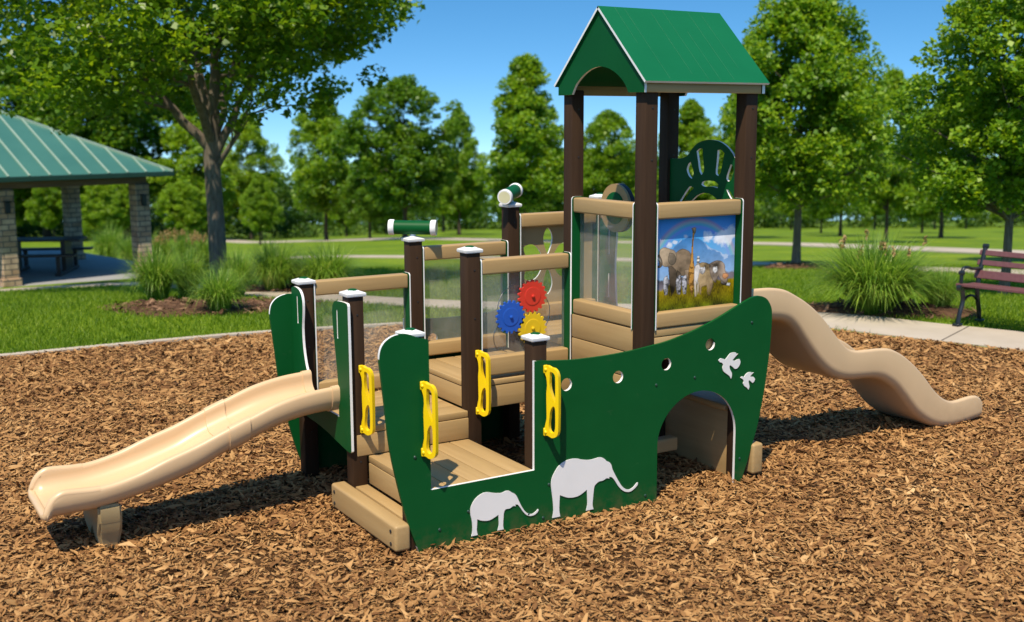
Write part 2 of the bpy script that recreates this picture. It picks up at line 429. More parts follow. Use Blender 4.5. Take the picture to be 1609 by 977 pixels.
# ------------------------------------------------------------------ world, sun, camera
SUN = Vector((-0.42, -0.38, 1.0)).normalized()
w = bpy.data.worlds.new('World'); SC.world = w; w.use_nodes = True
bg = w.node_tree.nodes['Background']; sky = w.node_tree.nodes.new('ShaderNodeTexSky'); sky.sky_type = 'NISHITA'
sky.sun_disc = False; sky.sun_elevation = math.asin(SUN.z); sky.sun_rotation = math.atan2(SUN.x, SUN.y)
sky.air_density = 1.0; sky.dust_density = 0.25; sky.ozone_density = 2.2
_tc = w.node_tree.nodes.new('ShaderNodeTexCoord'); _va = w.node_tree.nodes.new('ShaderNodeVectorMath'); _va.operation = 'MULTIPLY_ADD'; _va.inputs[1].default_value = (1, 1, 2.1); _va.inputs[2].default_value = (0, 0, 0.17)
_vm = w.node_tree.nodes.new('ShaderNodeVectorMath'); _vm.operation = 'MAXIMUM'; _vm.inputs[1].default_value = (-9, -9, 0.10)
_vn = w.node_tree.nodes.new('ShaderNodeVectorMath'); _vn.operation = 'NORMALIZE'
w.node_tree.links.new(_tc.outputs['Generated'], _va.inputs[0]); w.node_tree.links.new(_va.outputs[0], _vm.inputs[0]); w.node_tree.links.new(_vm.outputs[0], _vn.inputs[0]); w.node_tree.links.new(_vn.outputs[0], sky.inputs[0])
_hs = w.node_tree.nodes.new('ShaderNodeHueSaturation'); _hs.inputs['Saturation'].default_value = 1.32; _hs.inputs['Hue'].default_value = 0.492
w.node_tree.links.new(sky.outputs[0], _hs.inputs['Color'])
w.node_tree.links.new(_hs.outputs[0], bg.inputs[0]); bg.inputs[1].default_value = 0.15
sl = bpy.data.lights.new('sun', 'SUN'); sl.energy = 4.7; sl.angle = R(0.53); sl.color = (1.0, 0.89, 0.72)
so = bpy.data.objects.new('sun', sl); COL.objects.link(so); so.rotation_euler = SUN.to_track_quat('Z', 'Y').to_euler(); so.location = (-6, -6, 14)

cd = bpy.data.cameras.new('camera'); cam = bpy.data.objects.new('camera', cd); COL.objects.link(cam); SC.camera = cam
cd.sensor_fit = 'HORIZONTAL'; cd.sensor_width = 36.0; cd.lens = FPX / 1609 * 36.0; cd.clip_start = 0.1; cd.clip_end = 3000
mw = Matrix(((CR[0], CU[0], -FWD[0], CAM[0]), (CR[1], CU[1], -FWD[1], CAM[1]), (CR[2], CU[2], -FWD[2], CAM[2]), (0, 0, 0, 1)))
cam.matrix_world = mw
cd.dof.use_dof = True; cd.dof.focus_distance = 7.3; cd.dof.aperture_fstop = 1.9
SC.view_settings.view_transform = 'Standard'; SC.view_settings.look = 'None'; SC.view_settings.gamma = 1.0
SC.view_settings.exposure = 0.38
SC.cycles.max_bounces = 8; SC.cycles.transparent_max_bounces = 16; SC.cycles.caustics_reflective = False; SC.cycles.caustics_refractive = False
SC.cycles.use_denoising = True

# ------------------------------------------------------------------ ground
ds = [-25, -12, -5, 0, 4, 8, 11, 12.5] + list(np.arange(12.9, 15.3, 0.2)) + list(np.arange(15.5, 32, 0.75)) + [34, 38, 44, 52, 65, 80, 100, 130, 170, 222.9, 260, 400, 700]
rs = [-1800, -600, -200, -100, -65, -40, -30] + list(np.arange(-24, -4.4, 0.5)) + [-3, 0, 3, 6, 10, 16, 24, 40, 70, 120, 250, 700, 1800]
gv = np.array([rd(r, d, float(gz_rd(r, d))) for d in ds for r in rs]); nr = len(rs)
gq = [(i * nr + j, i * nr + j + 1, (i + 1) * nr + j + 1, (i + 1) * nr + j) for i in range(len(ds) - 1) for j in range(nr - 1)]
tag(link('lawn_ground', np_mesh('lawn_ground', gv, gq, None), M['lawn'], smooth=60), kind='structure')


def strip(name, pts, width, mat, lift=0.012, step=0.4, joints=None, kind='structure', side=0.0):
    """a ribbon of path laid on the ground"""
    P = [Vector(p) for p in curve([(p[0], p[1]) for p in pts], 12, False, 180)]
    line = [P[0]]
    for p in P[1:]:
        k = max(1, int((p - line[-1]).length / step))
        a = line[-1].copy()
        for i in range(1, k + 1): line.append(a.lerp(p, i / k))
    mb = MB(); vs, fs = [], []
    for i, p in enumerate(line):
        t = (line[min(i + 1, len(line) - 1)] - line[max(i - 1, 0)]).normalized(); n = Vector((-t.y, t.x))
        for s in (-0.5, -0.25, 0.0, 0.25, 0.5):
            q = p + n * ((s + side) * width); vs.append((q.x, q.y, gz(q.x, q.y) + lift))
    for i in range(len(line) - 1):
        for j in range(4): fs.append((i * 5 + j, (i + 1) * 5 + j, (i + 1) * 5 + j + 1, i * 5 + j + 1))
    # thickness
    n0 = len(vs)
    for i in range(len(line)):
        for j in (0, 4): v = vs[i * 5 + j]; vs.append((v[0], v[1], v[2] - 0.12))
    for i in range(len(line) - 1):
        a, b = n0 + 2 * i, n0 + 2 * i + 2
        fs += [(i * 5, a, b, (i + 1) * 5), (i * 5 + 4, (i + 1) * 5 + 4, b + 1, a + 1)]
    ms = [0] * len(fs)
    if joints:
        acc = 0.0
        for i in range(1, len(line) - 1):
            acc += (line[i] - line[i - 1]).length
            if acc > joints:
                acc = 0.0; t = (line[i + 1] - line[i - 1]).normalized(); n = Vector((-t.y, t.x)); k0 = len(vs)
                for e, s in ((-.007, -.497), (-.007, .497), (.007, .497), (.007, -.497)):
                    q = line[i] + t * e + n * (s * width); vs.append((q.x, q.y, gz(q.x, q.y) + lift + .004))
                fs.append((k0, k0 + 3, k0 + 2, k0 + 1)); ms.append(1)
    mb.add(vs, fs, ms); o = mb.build(name, [mat, M['joint']]); tag(o, kind=kind)
    return line


# the bark area: flat sheet under the loose chips
MUL_FAR = [(-400, 602), (0, 563), (230, 541), (420, 525), (700, 509), (1000, 506), (1310, 520), (1609, 553), (2000, 600)]
far = [at(*p) for p in MUL_FAR]
mul_poly = [(p[0], p[1]) for p in far] + [tuple(rd(9, 3)[:2]), tuple(rd(4, -6)[:2]), tuple(rd(-4, -6)[:2]), tuple(rd(-9, 3)[:2])]
tri = tessellate_polygon([[Vector((a, b, 0)) for a, b in mul_poly]])
mb = MB(); mb.add([(a, b, 0.006) for a, b in mul_poly], [t if (Vector(mul_poly[t[1]]) - Vector(mul_poly[t[0]])).cross(Vector(mul_poly[t[2]]) - Vector(mul_poly[t[0]])) > 0 else t[::-1] for t in tri])
tag(mb.build('bark_ground', M['soil']), kind='structure')
far_rd = np.array([to_rd(p[0], p[1]) for p in far])


def chips(name, xy, size, mat, z0, zvar, tilt):
    n = len(xy)
    ln = size * np.exp(RNG.normal(-0.05, 0.42, n)).clip(0.35, 2.3); wd = ln * RNG.uniform(0.17, 0.42, n) ; hh = wd * RNG.uniform(0.10, 0.42, n)
    yaw = RNG.uniform(0, 2 * np.pi, n)
    ti = RNG.normal(0, tilt, n); ro = RNG.normal(0, tilt * 1.5, n)
    tmpl = [(-.5, -.28, 0), (-.5, 0, .5), (-.5, .28, 0), (0, -.5, .2), (0, 0, 1), (0, .5, .2), (.5, -.2, 0), (.5, 0, .5), (.5, .2, 0)]
    V = np.zeros((n, 9, 3))
    bend = RNG.normal(0, 0.13, n)
    for k, (a, b, c) in enumerate(tmpl):
        ja = RNG.uniform(-.14, .14, n) if a else RNG.uniform(-.1, .1, n); jb = RNG.uniform(-.16, .16, n)
        x = (a + ja) * ln; y = (b + jb) * wd + bend * ln * (a * a * 4 - 0.5); z = c * hh + np.abs(bend) * ln * 0.3 * (a * a * 4)
        y, z = y * np.cos(ro) - z * np.sin(ro), y * np.sin(ro) + z * np.cos(ro)
        x, z = x * np.cos(ti) - z * np.sin(ti), x * np.sin(ti) + z * np.cos(ti)
        V[:, k, 0] = x * np.cos(yaw) - y * np.sin(yaw) + xy[:, 0]; V[:, k, 1] = x * np.sin(yaw) + y * np.cos(yaw) + xy[:, 1]; V[:, k, 2] = z
    zc = RNG.uniform(0, 1, n) ** 1.5 * zvar
    V[:, :, 2] += (zc + z0)[:, None] if np.ndim(z0) else zc[:, None] + z0
    q = np.array([(0, 3, 4, 1), (1, 4, 5, 2), (3, 6, 7, 4), (4, 7, 8, 5)])
    F = (np.arange(n) * 9)[:, None, None] + q[None]
    return link(name, np_mesh(name, V.reshape(-1, 3), F.reshape(-1, 4), None), mat, smooth=180)


def mulch_points():
    out = []
    for d0 in np.arange(4.2, 13.2, 0.3):
        wdt = 0.475 * (d0 + 0.3) + 1.5
        dens = np.interp(d0, [4.5, 6.5, 9, 13], [4900, 4300, 2900, 1800])
        n = int(dens * 2 * wdt * 0.3)
        d = RNG.uniform(d0, d0 + 0.3, n); r = RNG.uniform(-wdt, wdt, n)
        lim = np.interp(r, far_rd[:, 0], far_rd[:, 1]); ok = d < lim - 0.06
        out.append(np.stack([r[ok], d[ok]], 1))
    return np.concatenate(out)


mp = mulch_points()
xy = CAM[None, :2] + mp[:, :1] * RGT[None, :2] + mp[:, 1:] * FH[None, :2]
tag(chips('bark_chips', xy, np.interp(mp[:, 1], [4.5, 7, 13], [0.036, 0.039, 0.052]), M['chip'], 0.004 + 0.012 * np.sin(xy[:, 0] * 3.1 + 1.3 * np.sin(xy[:, 1] * 2.3)) * np.sin(xy[:, 1] * 2.7 + 0.5), 0.03, 0.30),
    'loose brown shredded bark chips covering the ground under the play boat', 'bark chips', kind='stuff')

# concrete edging at the left of the bark, sidewalk, paths on the lawn
edge_pts = [at(*p) for p in [(-400, 600), (0, 562), (230, 540), (420, 524), (700, 508), (1000, 505)]]
strip('edging_kerb', edge_pts, 0.11, M['concrete'], 0.03, 0.5)
strip('sidewalk', [at(*p) for p in [(2050, 590), (1609, 537), (1450, 520), (1300, 503), (1150, 493), (1000, 486), (700, 478), (420, 462)]], 1.05, M['concrete'], 0.014, 0.4, 1.5)
strip('lawn_path', [at(*p) for p in [(420, 462), (330, 452), (190, 447), (0, 457), (-250, 480)]], 0.9, M['concrete'], 0.018)
strip('lawn_path', [at(*p) for p in [(430, 407), (650, 404), (1000, 409), (1200, 416), (1609, 429), (1900, 440)]], 1.7, M['concrete'], 0.03, 1.0)
strip('lawn_path', [at(*p) for p in [(300, 374), (560, 377), (900, 380), (1200, 383), (1400, 390), (1609, 398), (1900, 406)]], 3.2, M['concrete'], 0.04, 2.0)


def bed(name, cx, cy, rx, ry, rot, seed, hump=0.06):
    """low mound of dark bark"""
    rg = random.Random(seed); n = 40; rings = 6; vs, fs = [], []
    wob = [1 + 0.10 * math.sin(3 * 2 * math.pi * i / n + seed) + 0.06 * math.sin(7 * 2 * math.pi * i / n + 2 * seed) for i in range(n)]
    for k in range(rings + 1):
        q = k / rings
        for i in range(n):
            a = 2 * math.pi * i / n; x = rx * q * math.cos(a) * wob[i]; y = ry * q * math.sin(a) * wob[i]
            X = cx + x * math.cos(rot) - y * math.sin(rot); Y = cy + x * math.sin(rot) + y * math.cos(rot)
            vs.append((X, Y, gz(X, Y) + 0.012 + hump * (1 - q * q) - (0.05 if k == rings else 0)))
    for k in range(rings):
        for i in range(n): fs.append((k * n + i, (k + 1) * n + i, (k + 1) * n + (i + 1) % n, k * n + (i + 1) % n))
    o = MB().add(vs, fs).build(name, M['bed_soil'], smooth=60); tag(o, kind='structure')
    m = int(rx * ry * 420); a = RNG.uniform(0, 2 * np.pi, m); q = np.sqrt(RNG.uniform(0, 1, m)) * 0.97
    x = rx * q * np.cos(a); y = ry * q * np.sin(a)
    X = cx + x * math.cos(rot) - y * math.sin(rot); Y = cy + x * math.sin(rot) + y * math.cos(rot)
    rr, dd = to_rd(X, Y); z = gz_rd(rr, dd) + 0.012 + hump * (1 - q * q)
    return np.stack([X, Y, z], 1)


YAWR = math.atan2(RGT[1], RGT[0])
bc = []
p = at(330, 483); bc.append(bed('plant_bed', p[0], p[1], 1.45, 1.0, YAWR, 1))
p = at(470, 456); bc.append(bed('plant_bed', p[0], p[1], 1.5, 0.75, YAWR, 2))
p = at(1395, 489); bc.append(bed('plant_bed', p[0], p[1], 1.15, 0.62, YAWR - 0.35, 3, 0.10))
p = at(1252, 421); bc.append(bed('plant_bed', p[0], p[1], 0.85, 0.85, YAWR, 4, 0.10))
p = at(250, 414); bc.append(bed('plant_bed', p[0], p[1], 2.6, 1.6, YAWR, 5, 0.05))
bc = np.concatenate(bc)
tag(chips('bed_chips', bc[:, :2], np.full(len(bc), 0.075), M['bed_chip'], bc[:, 2], 0.03, 0.3),
    'dark bark chips on the planting beds around trees and grasses', 'bark chips', kind='stuff')


# ------------------------------------------------------------------ lawn blades near the play area
def blades_at(pts, h, wdt, lean, mat, name):
    n = len(pts); yaw = RNG.uniform(0, 2 * np.pi, n); hh = h * RNG.uniform(0.5, 1.25, n); ww = wdt * RNG.uniform(0.6, 1.3, n)
    ld = RNG.uniform(0, 2 * np.pi, n); ll = hh * RNG.uniform(0.1, lean, n)
    ux, uy = np.cos(yaw) * ww, np.sin(yaw) * ww
    V = np.zeros((n, 4, 3)); V[:, 0] = pts; V[:, 1] = pts; V[:, 2] = pts; V[:, 3] = pts
    V[:, 0, 0] -= ux; V[:, 0, 1] -= uy; V[:, 1, 0] += ux; V[:, 1, 1] += uy
    for k, s in ((2, 0.35), (3, -0.35)):
        V[:, k, 0] += np.cos(ld) * ll + ux * s; V[:, k, 1] += np.sin(ld) * ll + uy * s; V[:, k, 2] += hh
    F = np.arange(n * 4).reshape(n, 4)
    return link(name, np_mesh(name, V.reshape(-1, 3), F, None), mat)


walk_near = [(420, 447), (420, 475)]


def lawn_points():
    n = 240000
    d = 10.6 + 16 * RNG.uniform(0, 1, n) ** 1.5; r = RNG.uniform(-0.56, 0.56, n) * d + RNG.uniform(-.3, .3, n)
    lim = np.interp(r, far_rd[:, 0], far_rd[:, 1]); ok = d > lim + 0.06
    r, d = r[ok], d[ok]
    z = gz_rd(r, d)
    # keep off the concrete
    keep = np.ones(len(r), bool)
    for pts, half in (([(2050, 590), (1609, 537), (1450, 520), (1300, 503), (1150, 493), (1000, 486), (700, 478), (420, 462)], 0.56),
                      ([(420, 462), (330, 452), (190, 447), (0, 457), (-250, 480)], 0.5)):
        c = np.array([to_rd(*at(*q)[:2]) for q in pts]); c = c[np.argsort(c[:, 0])]
        mid = np.interp(r, c[:, 0], c[:, 1], left=-99, right=-99); slope = np.interp(r, c[:-1, 0] / 2 + c[1:, 0] / 2, np.diff(c[:, 1]) / np.diff(c[:, 0]))
        keep &= np.abs(d - mid) > half * np.sqrt(1 + slope ** 2)
    keep &= ~((r < -6.6) & (d > 20.5))
    r, d, z = r[keep], d[keep], z[keep]
    return CAM[None, :] * np.array([1, 1, 0]) + r[:, None] * RGT[None] + d[:, None] * FH[None] + np.stack([z * 0, z * 0, z], 1)


lp = lawn_points()
tag(blades_at(lp, 0.05, 0.0055, 0.9, M['turf'], 'grass'), 'short mown green grass of the lawn around the bark area', 'grass', kind='stuff')


# ------------------------------------------------------------------ trees
def leaf_mesh(name, C, size, upness=0.5):
    """folded four-cornered leaves at points C"""
    n = len(C)
    nv = RNG.normal(0, 1, (n, 3)); nv[:, 2] = np.abs(nv[:, 2]) + upness; nv /= np.linalg.norm(nv, axis=1)[:, None]
    a = RNG.normal(0, 1, (n, 3)); a -= nv * np.sum(a * nv, 1)[:, None]; a /= np.linalg.norm(a, axis=1)[:, None]
    b = np.cross(nv, a)
    s = (size * RNG.uniform(0.55, 1.35, n))[:, None]; wf = RNG.uniform(0.30, 0.46, n)[:, None] * s
    V = np.zeros((n, 4, 3))
    V[:, 0] = C - a * s * 0.5; V[:, 1] = C + b * wf + nv * s * 0.12 - a * s * 0.05
    V[:, 2] = C + a * s * 0.5 - nv * s * 0.10; V[:, 3] = C - b * wf + nv * s * 0.12 - a * s * 0.05
    return np_mesh(name, V.reshape(-1, 3), np.arange(n * 4).reshape(n, 4), None)


def clump_leaves(centers, radii, per, flat=0.72):
    out = []
    for c, r in zip(centers, radii):
        m = max(4, int(per * (r / np.mean(radii)) ** 2))
        v = RNG.normal(0, 1, (m, 3)); v /= np.linalg.norm(v, axis=1)[:, None]
        q = RNG.uniform(0.25, 1.0, m) ** 0.55 * r * RNG.uniform(0.7, 1.2)
        v = v * q[:, None]; v[:, 2] *= flat
        v[:, 2] -= 0.12 * (v[:, 0] ** 2 + v[:, 1] ** 2) / max(r, .1)
        out.append(v + c)
    return np.concatenate(out)


def wiggle(a, b, n, amt, rg, sag=0.0):
    a, b = Vector(a), Vector(b); L = (b - a).length; pts = []
    for i in range(n + 1):
        t = i / n; p = a.lerp(b, t); e = math.sin(math.pi * t)
        p += Vector((rg.uniform(-1, 1), rg.uniform(-1, 1), rg.uniform(-.5, .5))) * (amt * L * e * 0.5); p.z += sag * L * e
        pts.append(p)
    return pts


def tree_meshes(seed, H, hb, Rm, rt, nclump, per, leaf, shape='oval', cr=0.62, gaps=0.12):
    rg = random.Random(seed)
    prof = {'oval': lambda t: (math.sin(math.pi * min(1, (t * 0.86 + 0.14)) ** 0.75)) ** 0.75,
            'cone': lambda t: min(1.0, t * 6 + 0.35) * (1 - t) ** 0.72 + 0.05,
            'round': lambda t: math.sqrt(max(0.0, 1 - (2 * t - 0.9) ** 2 / 1.25))}[shape]
    cen, rad = [], []
    lob = [(rg.uniform(0, 6.28), rg.uniform(-.3, .3)) for _ in range(3)]
    for i in range(nclump):
        t = rg.random() ** 0.9; z = hb + (H - hb) * t
        a = rg.uniform(0, 2 * math.pi); rr = Rm * prof(t) * (1 + 0.22 * math.sin(2 * a + lob[0][0] + 5 * t) + 0.14 * math.sin(3 * a + lob[1][0] - 7 * t))
        q = rg.random() ** 0.45
        if rg.random() < gaps and q > .6: continue
        cen.append((rr * q * math.cos(a), rr * q * math.sin(a), z + rg.uniform(-.1, .1))); rad.append(cr * rg.uniform(0.55, 1.25) * (0.75 + 0.35 * (1 - t)))
    cen.append((0, 0, H - .15)); rad.append(cr * .55)
    cen = np.array(cen); rad = np.array(rad)
    tb = MB(); top = H * 0.9
    tp = [Vector((0, 0, -0.25)), Vector((0, 0, 0.0)), Vector((0.01, 0, 0.18))] + [Vector((rg.uniform(-1, 1) * .03 * z, rg.uniform(-1, 1) * .03 * z, z)) for z in np.linspace(0.6, top, 8)]
    tr = [rt * 1.7, rt * 1.45, rt * 1.12] + [rt * (1 - 0.9 * (z / top) ** 1.1) for z in np.linspace(0.6, top, 8)]
    tb.tube(tp, tr, 9)
    order = sorted(range(len(cen)), key=lambda i: rg.random())[: min(len(cen), 34)]
    for i in order:
        c = cen[i]; rad_xy = math.hypot(c[0], c[1]); z0 = max(hb * 0.82, c[2] - rad_xy * rg.uniform(0.6, 1.1) - 0.2)
        if z0 > top * .95: continue
        k = min(range(len(tp)), key=lambda j: abs(tp[j].z - z0)); s = tp[k].lerp(Vector((0, 0, z0)), .5); s.z = z0
        r0 = rt * (1 - 0.9 * (z0 / top) ** 1.1) * 0.5
        tb.tube(wiggle(s, c, 5, 0.10, rg, 0.05), [max(0.008, r0 * (1 - .8 * j / 5)) for j in range(6)], 5, cap=False)
    leaves = clump_leaves(cen, rad, per)
    return tb.mesh('trunk_mesh'), leaf_mesh('crown_mesh', leaves, leaf)


def plant_tree(name, meshes, loc, rz, sx, sz, leafmat, barkmat, label, group=None, cat='tree'):
    r = empty(name, loc, rz); tag(r, label, cat, group); r.scale = (sx, sx, sz)
    for nm, me, mt in (('trunk', meshes[0], barkmat), ('crown', meshes[1], leafmat)):
        if not me.materials:
            me.materials.append(mt)
            if nm == 'trunk': me.polygons.foreach_set('use_smooth', [True] * len(me.polygons))
        o = bpy.data.objects.new(nm, me); COL.objects.link(o); o.parent = r
        o.material_slots[0].link = 'OBJECT'; o.material_slots[0].material = mt
    return r


# the big shade tree in the bed at the left
def shade_tree():
    rg = random.Random(5); p = at(344, 449)
    root = empty('shade_tree', p, YAWR)               # local x to the right of the view, y away
    tag(root, 'large spreading shade tree with grey forked trunk in the bark bed left of the boat', 'tree')
    tb = MB(); rt = 0.14
    tb.tube([(0, 0, -.3), (0, 0, 0), (0.01, 0, .25), (0, .01, 1.2), (-.02, 0, 2.0), (0, 0, 2.55)], [rt * 1.7, rt * 1.45, rt * 1.1, rt, rt * .97, rt * 1.05], 14)
    limbs = [((-.06, 0, 2.35), (-1.25, -.5, 4.0), .095), ((-.02, .02, 2.5), (-.35, .3, 4.6), .10), ((.03, 0, 2.5), (.28, -.15, 5.0), .11),
             ((.07, 0, 2.3), (.95, .1, 4.2), .085), ((.08, 0, 2.05), (.75, -.4, 3.05), .05), ((0, -.05, 2.45), (-.1, -1.4, 4.1), .085), ((0, .06, 2.5), (.2, 1.5, 4.3), .08)]
    tips = []
    for a, b, r0 in limbs:
        pts = wiggle(a, b, 7, 0.05, rg, -0.03); tb.tube(pts, [r0 * (1 - .55 * i / 7) for i in range(8)], 8, cap=False)
        for k in range(5):
            s = pts[rg.randint(3, 7)]; ang = rg.uniform(0, 6.28); L = rg.uniform(1.0, 2.1)
            o = Vector((b[0], b[1], 0)); o = o.normalized() if o.length > .1 else Vector((0, 0, 0))
            e = s + (Vector((math.cos(ang), math.sin(ang), rg.uniform(.0, .7))) * 0.75 + o * .7).normalized() * L
            q = wiggle(s, e, 5, 0.12, rg, 0.04); tb.tube(q, [r0 * .36 * (1 - .75 * i / 5) for i in range(6)], 6, cap=False)
            tips.append(e)
    cen, rad = [tuple(t) for t in tips], [0.5] * len(tips)
    for i in range(420):                               # dome of foliage, flat underside, drooping edges
        a = rg.uniform(0, 2 * math.pi); q = rg.random() ** 0.55
        ex = 4.6 if math.cos(a) < 0 else 3.15
        x = ex * q * math.cos(a); y = 3.9 * q * math.sin(a)
        under = 3.35 + 0.25 * math.sin(2.3 * x + 1) + 0.2 * math.sin(3.1 * y) - 0.25 * q ** 3 + max(0, .42 * x) + .75 * min(1, max(0, (-x - 1.0) / 1.5))
        topz = 7.4 - 2.2 * q ** 2.2
        z = under + (topz - under) * rg.random() ** 1.25
        cen.append((x, y, z)); rad.append(rg.uniform(.32, .62))
    for x, y, z in ((-2.0, -1.2, 2.75), (-1.6, -1.0, 3.0), (-2.4, -1.3, 3.1), (-1.4, -1.4, 2.8), (-2.0, -.8, 3.2), (-3.0, -.6, 3.1), (2.0, -.5, 3.3), (2.7, .2, 3.55), (.9, -.7, 3.2), (.75, -.4, 3.1), (-.9, .5, 3.2)):
        cen.append((x, y, z)); rad.append(.36)
    keep = [i for i in range(len(cen)) if math.hypot(cen[i][0] - .1, cen[i][1]) > .8 or cen[i][2] > 4.4]
    cen = np.array(cen)[keep]; rad = np.array(rad)[keep]
    tb.build('trunk', M['bark'], root, smooth=70)
    link('crown', leaf_mesh('crown', clump_leaves(cen, rad, 105, .7), 0.118, 0.7), M['leaf_big'], root)


shade_tree()

PROTO = {
    'oval': tree_meshes(21, 7.0, 1.75, 1.9, 0.10, 250, 140, 0.135, 'oval', .50, .08),
    'oval_b': tree_meshes(22, 7.0, 1.65, 2.05, 0.11, 270, 140, 0.135, 'round', .52, .07),
    'cone': tree_meshes(23, 7.0, 1.6, 2.1, 0.10, 240, 140, 0.135, 'oval', .50, .10),
    'cone_b': tree_meshes(24, 7.0, 1.65, 2.05, 0.10, 240, 140, 0.135, 'cone', .50, .10),
    'near': tree_meshes(25, 7.0, 1.85, 2.25, 0.115, 520, 95, 0.12, 'oval', .44, .10),
    'near_b': tree_meshes(26, 7.0, 2.0, 2.3, 0.11, 500, 95, 0.12, 'round', .44, .12),
}


def size_at(px, basey, topy):
    p = at(px, basey); d = to_rd(p[0], p[1])[1]
    return p, d, (basey - topy) / FPX * d


TREES = [  # pixel of the base, of the top, half width, form, leaf, bark, label
    (395, 376, 182, 46, 'cone', 'leaf_light', 'slim light green tree standing just right of the shade tree trunk'),
    (513, 378, 158, 56, 'oval', 'leaf_mid', 'oval green tree above the step end of the boat, left of the rounder dark tree'),
    (637, 376, 132, 82, 'oval_b', 'leaf_dark', 'broad dark green tree behind the green telescope on the shorter post'),
    (722, 369, 176, 40, 'cone', 'leaf_mid', 'narrow green tree between the broad dark tree and the tall pointed tree'),
    (826, 380, 100, 74, 'cone_b', 'leaf_mid', 'tall pointed green tree behind the telescope beside the tower'),
    (955, 374, 182, 58, 'oval_b', 'leaf_mid', 'rounded green tree seen through the open left side of the tower'),
    (1178, 374, 66, 62, 'cone_b', 'leaf_light', 'thin topped tree peeking out right behind the tower roof'),
    (1250, 421, -22, 142, 'near', 'leaf_mid', 'tall green tree with pale trunk and bark ring right of the tower'),
    (1577, 463, -40, 175, 'near_b', 'leaf_mid', 'leafy tree with dark trunk standing behind the park bench'),
    (1392, 381, 118, 62, 'cone', 'leaf_light', 'light green tree directly above the large grass clump'),
    (1478, 374, 150, 60, 'oval', 'leaf_mid', 'mid green tree between the large grass clump and the bench tree'),
    (1320, 371, 140, 52, 'oval_b', 'leaf_mid', 'green tree just left above the large grass clump'),
    (1082, 372, 165, 55, 'oval', 'leaf_mid', 'green tree filling the gap between the two rear tower posts'),
    (1650, 412, 10, 110, 'near', 'leaf_mid', 'green tree cut off by the frame, right of the bench tree'),
    (305, 378, 186, 58, 'cone', 'leaf_light', 'yellow green tree left behind the shade tree trunk'),
    (200, 377, 60, 112, 'oval_b', 'leaf_dark', 'tall dark tree rising behind the hip of the pavilion roof'),
    (75, 378, 66, 110, 'oval', 'leaf_dark', 'tall dark tree behind the middle of the pavilion roof'),
    (-45, 378, 85, 110, 'oval_b', 'leaf_mid', 'green tree behind the cut off left edge of the pavilion'),
]
HW = {'oval': 1.85, 'oval_b': 2.15, 'cone': 2.0, 'cone_b': 1.85, 'near': 2.35, 'near_b': 2.45}
for i, (px, by, ty, hw, form, lf, lab) in enumerate(TREES):
    p, d, h = size_at(px, by, ty); sx = hw / FPX * d / HW[form]
    plant_tree('tree', PROTO[form], p, i * 1.7, sx, h / 7.0, M[lf], M['bark' if form.startswith('near') else 'bark_dark'], lab)

# rows of smaller trees across the far lawn
rg = random.Random(3); forms = ['oval', 'cone', 'oval_b', 'cone_b']
k = 0
for row, (d0, step) in enumerate(((84, 6.6), (114, 7.0))):
    r = -0.47 * d0
    while r < 0.47 * d0:
        d = d0 + rg.uniform(-6, 6); q = r + rg.uniform(-1.3, 1.3); p = rd(q, d, float(gz_rd(q, d)))
        h = rg.uniform(4.6, 6.4) * (1.0 if row == 0 else 1.3); f = forms[k % 4]
        plant_tree('park_tree', PROTO[f], p, rg.uniform(0, 6), h / 7.0 * rg.uniform(.85, 1.15), h / 7.0, M[('leaf_mid', 'leaf_dark', 'leaf_light')[rg.choice((0, 0, 1, 1, 2))]], M['bark_dark'],
                   'small park tree in the rows across the far end of the lawn', 'park trees in rows across the far lawn')
        r += step * rg.uniform(.8, 1.25); k += 1


def woods():
    """far-off belt of trees closing the view"""
    rg = random.Random(8); cs, sz = [], []
    tb = MB()
    r = -92
    while r < 92:
        for d0 in (148, 168):
            d = d0 + rg.uniform(-9, 9); q = r + rg.uniform(-2, 2); H = rg.uniform(6.0, 9.6) * (1 if d0 < 160 else 1.12); z0 = float(gz_rd(q, d)); b = rd(q, d, z0)
            n = 26; cen = []
            for i in range(n):
                t = rg.random(); a = rg.uniform(0, 6.28); rr = 2.9 * (math.sin(math.pi * (t * .85 + .13))) ** .6 * rg.random() ** .5
                cen.append((b[0] + rr * math.cos(a), b[1] + rr * math.sin(a), z0 + 1.2 + (H - 1.2) * t))
            cs.append(clump_leaves(np.array(cen), np.full(n, 1.5), 42))
        r += 2.9
    for i in range(900):                                # shrubs at the foot of the belt
        q = rg.uniform(-85, 85); d = rg.uniform(128, 142); b = rd(q, d, float(gz_rd(q, d)))
        cs.append(clump_leaves(np.array([(b[0], b[1], b[2] + rg.uniform(.2, 3.2))]), np.array([1.3]), 46))
    C = np.concatenate(cs)
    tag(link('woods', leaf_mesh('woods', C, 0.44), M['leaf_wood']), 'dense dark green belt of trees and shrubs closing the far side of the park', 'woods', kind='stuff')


woods()


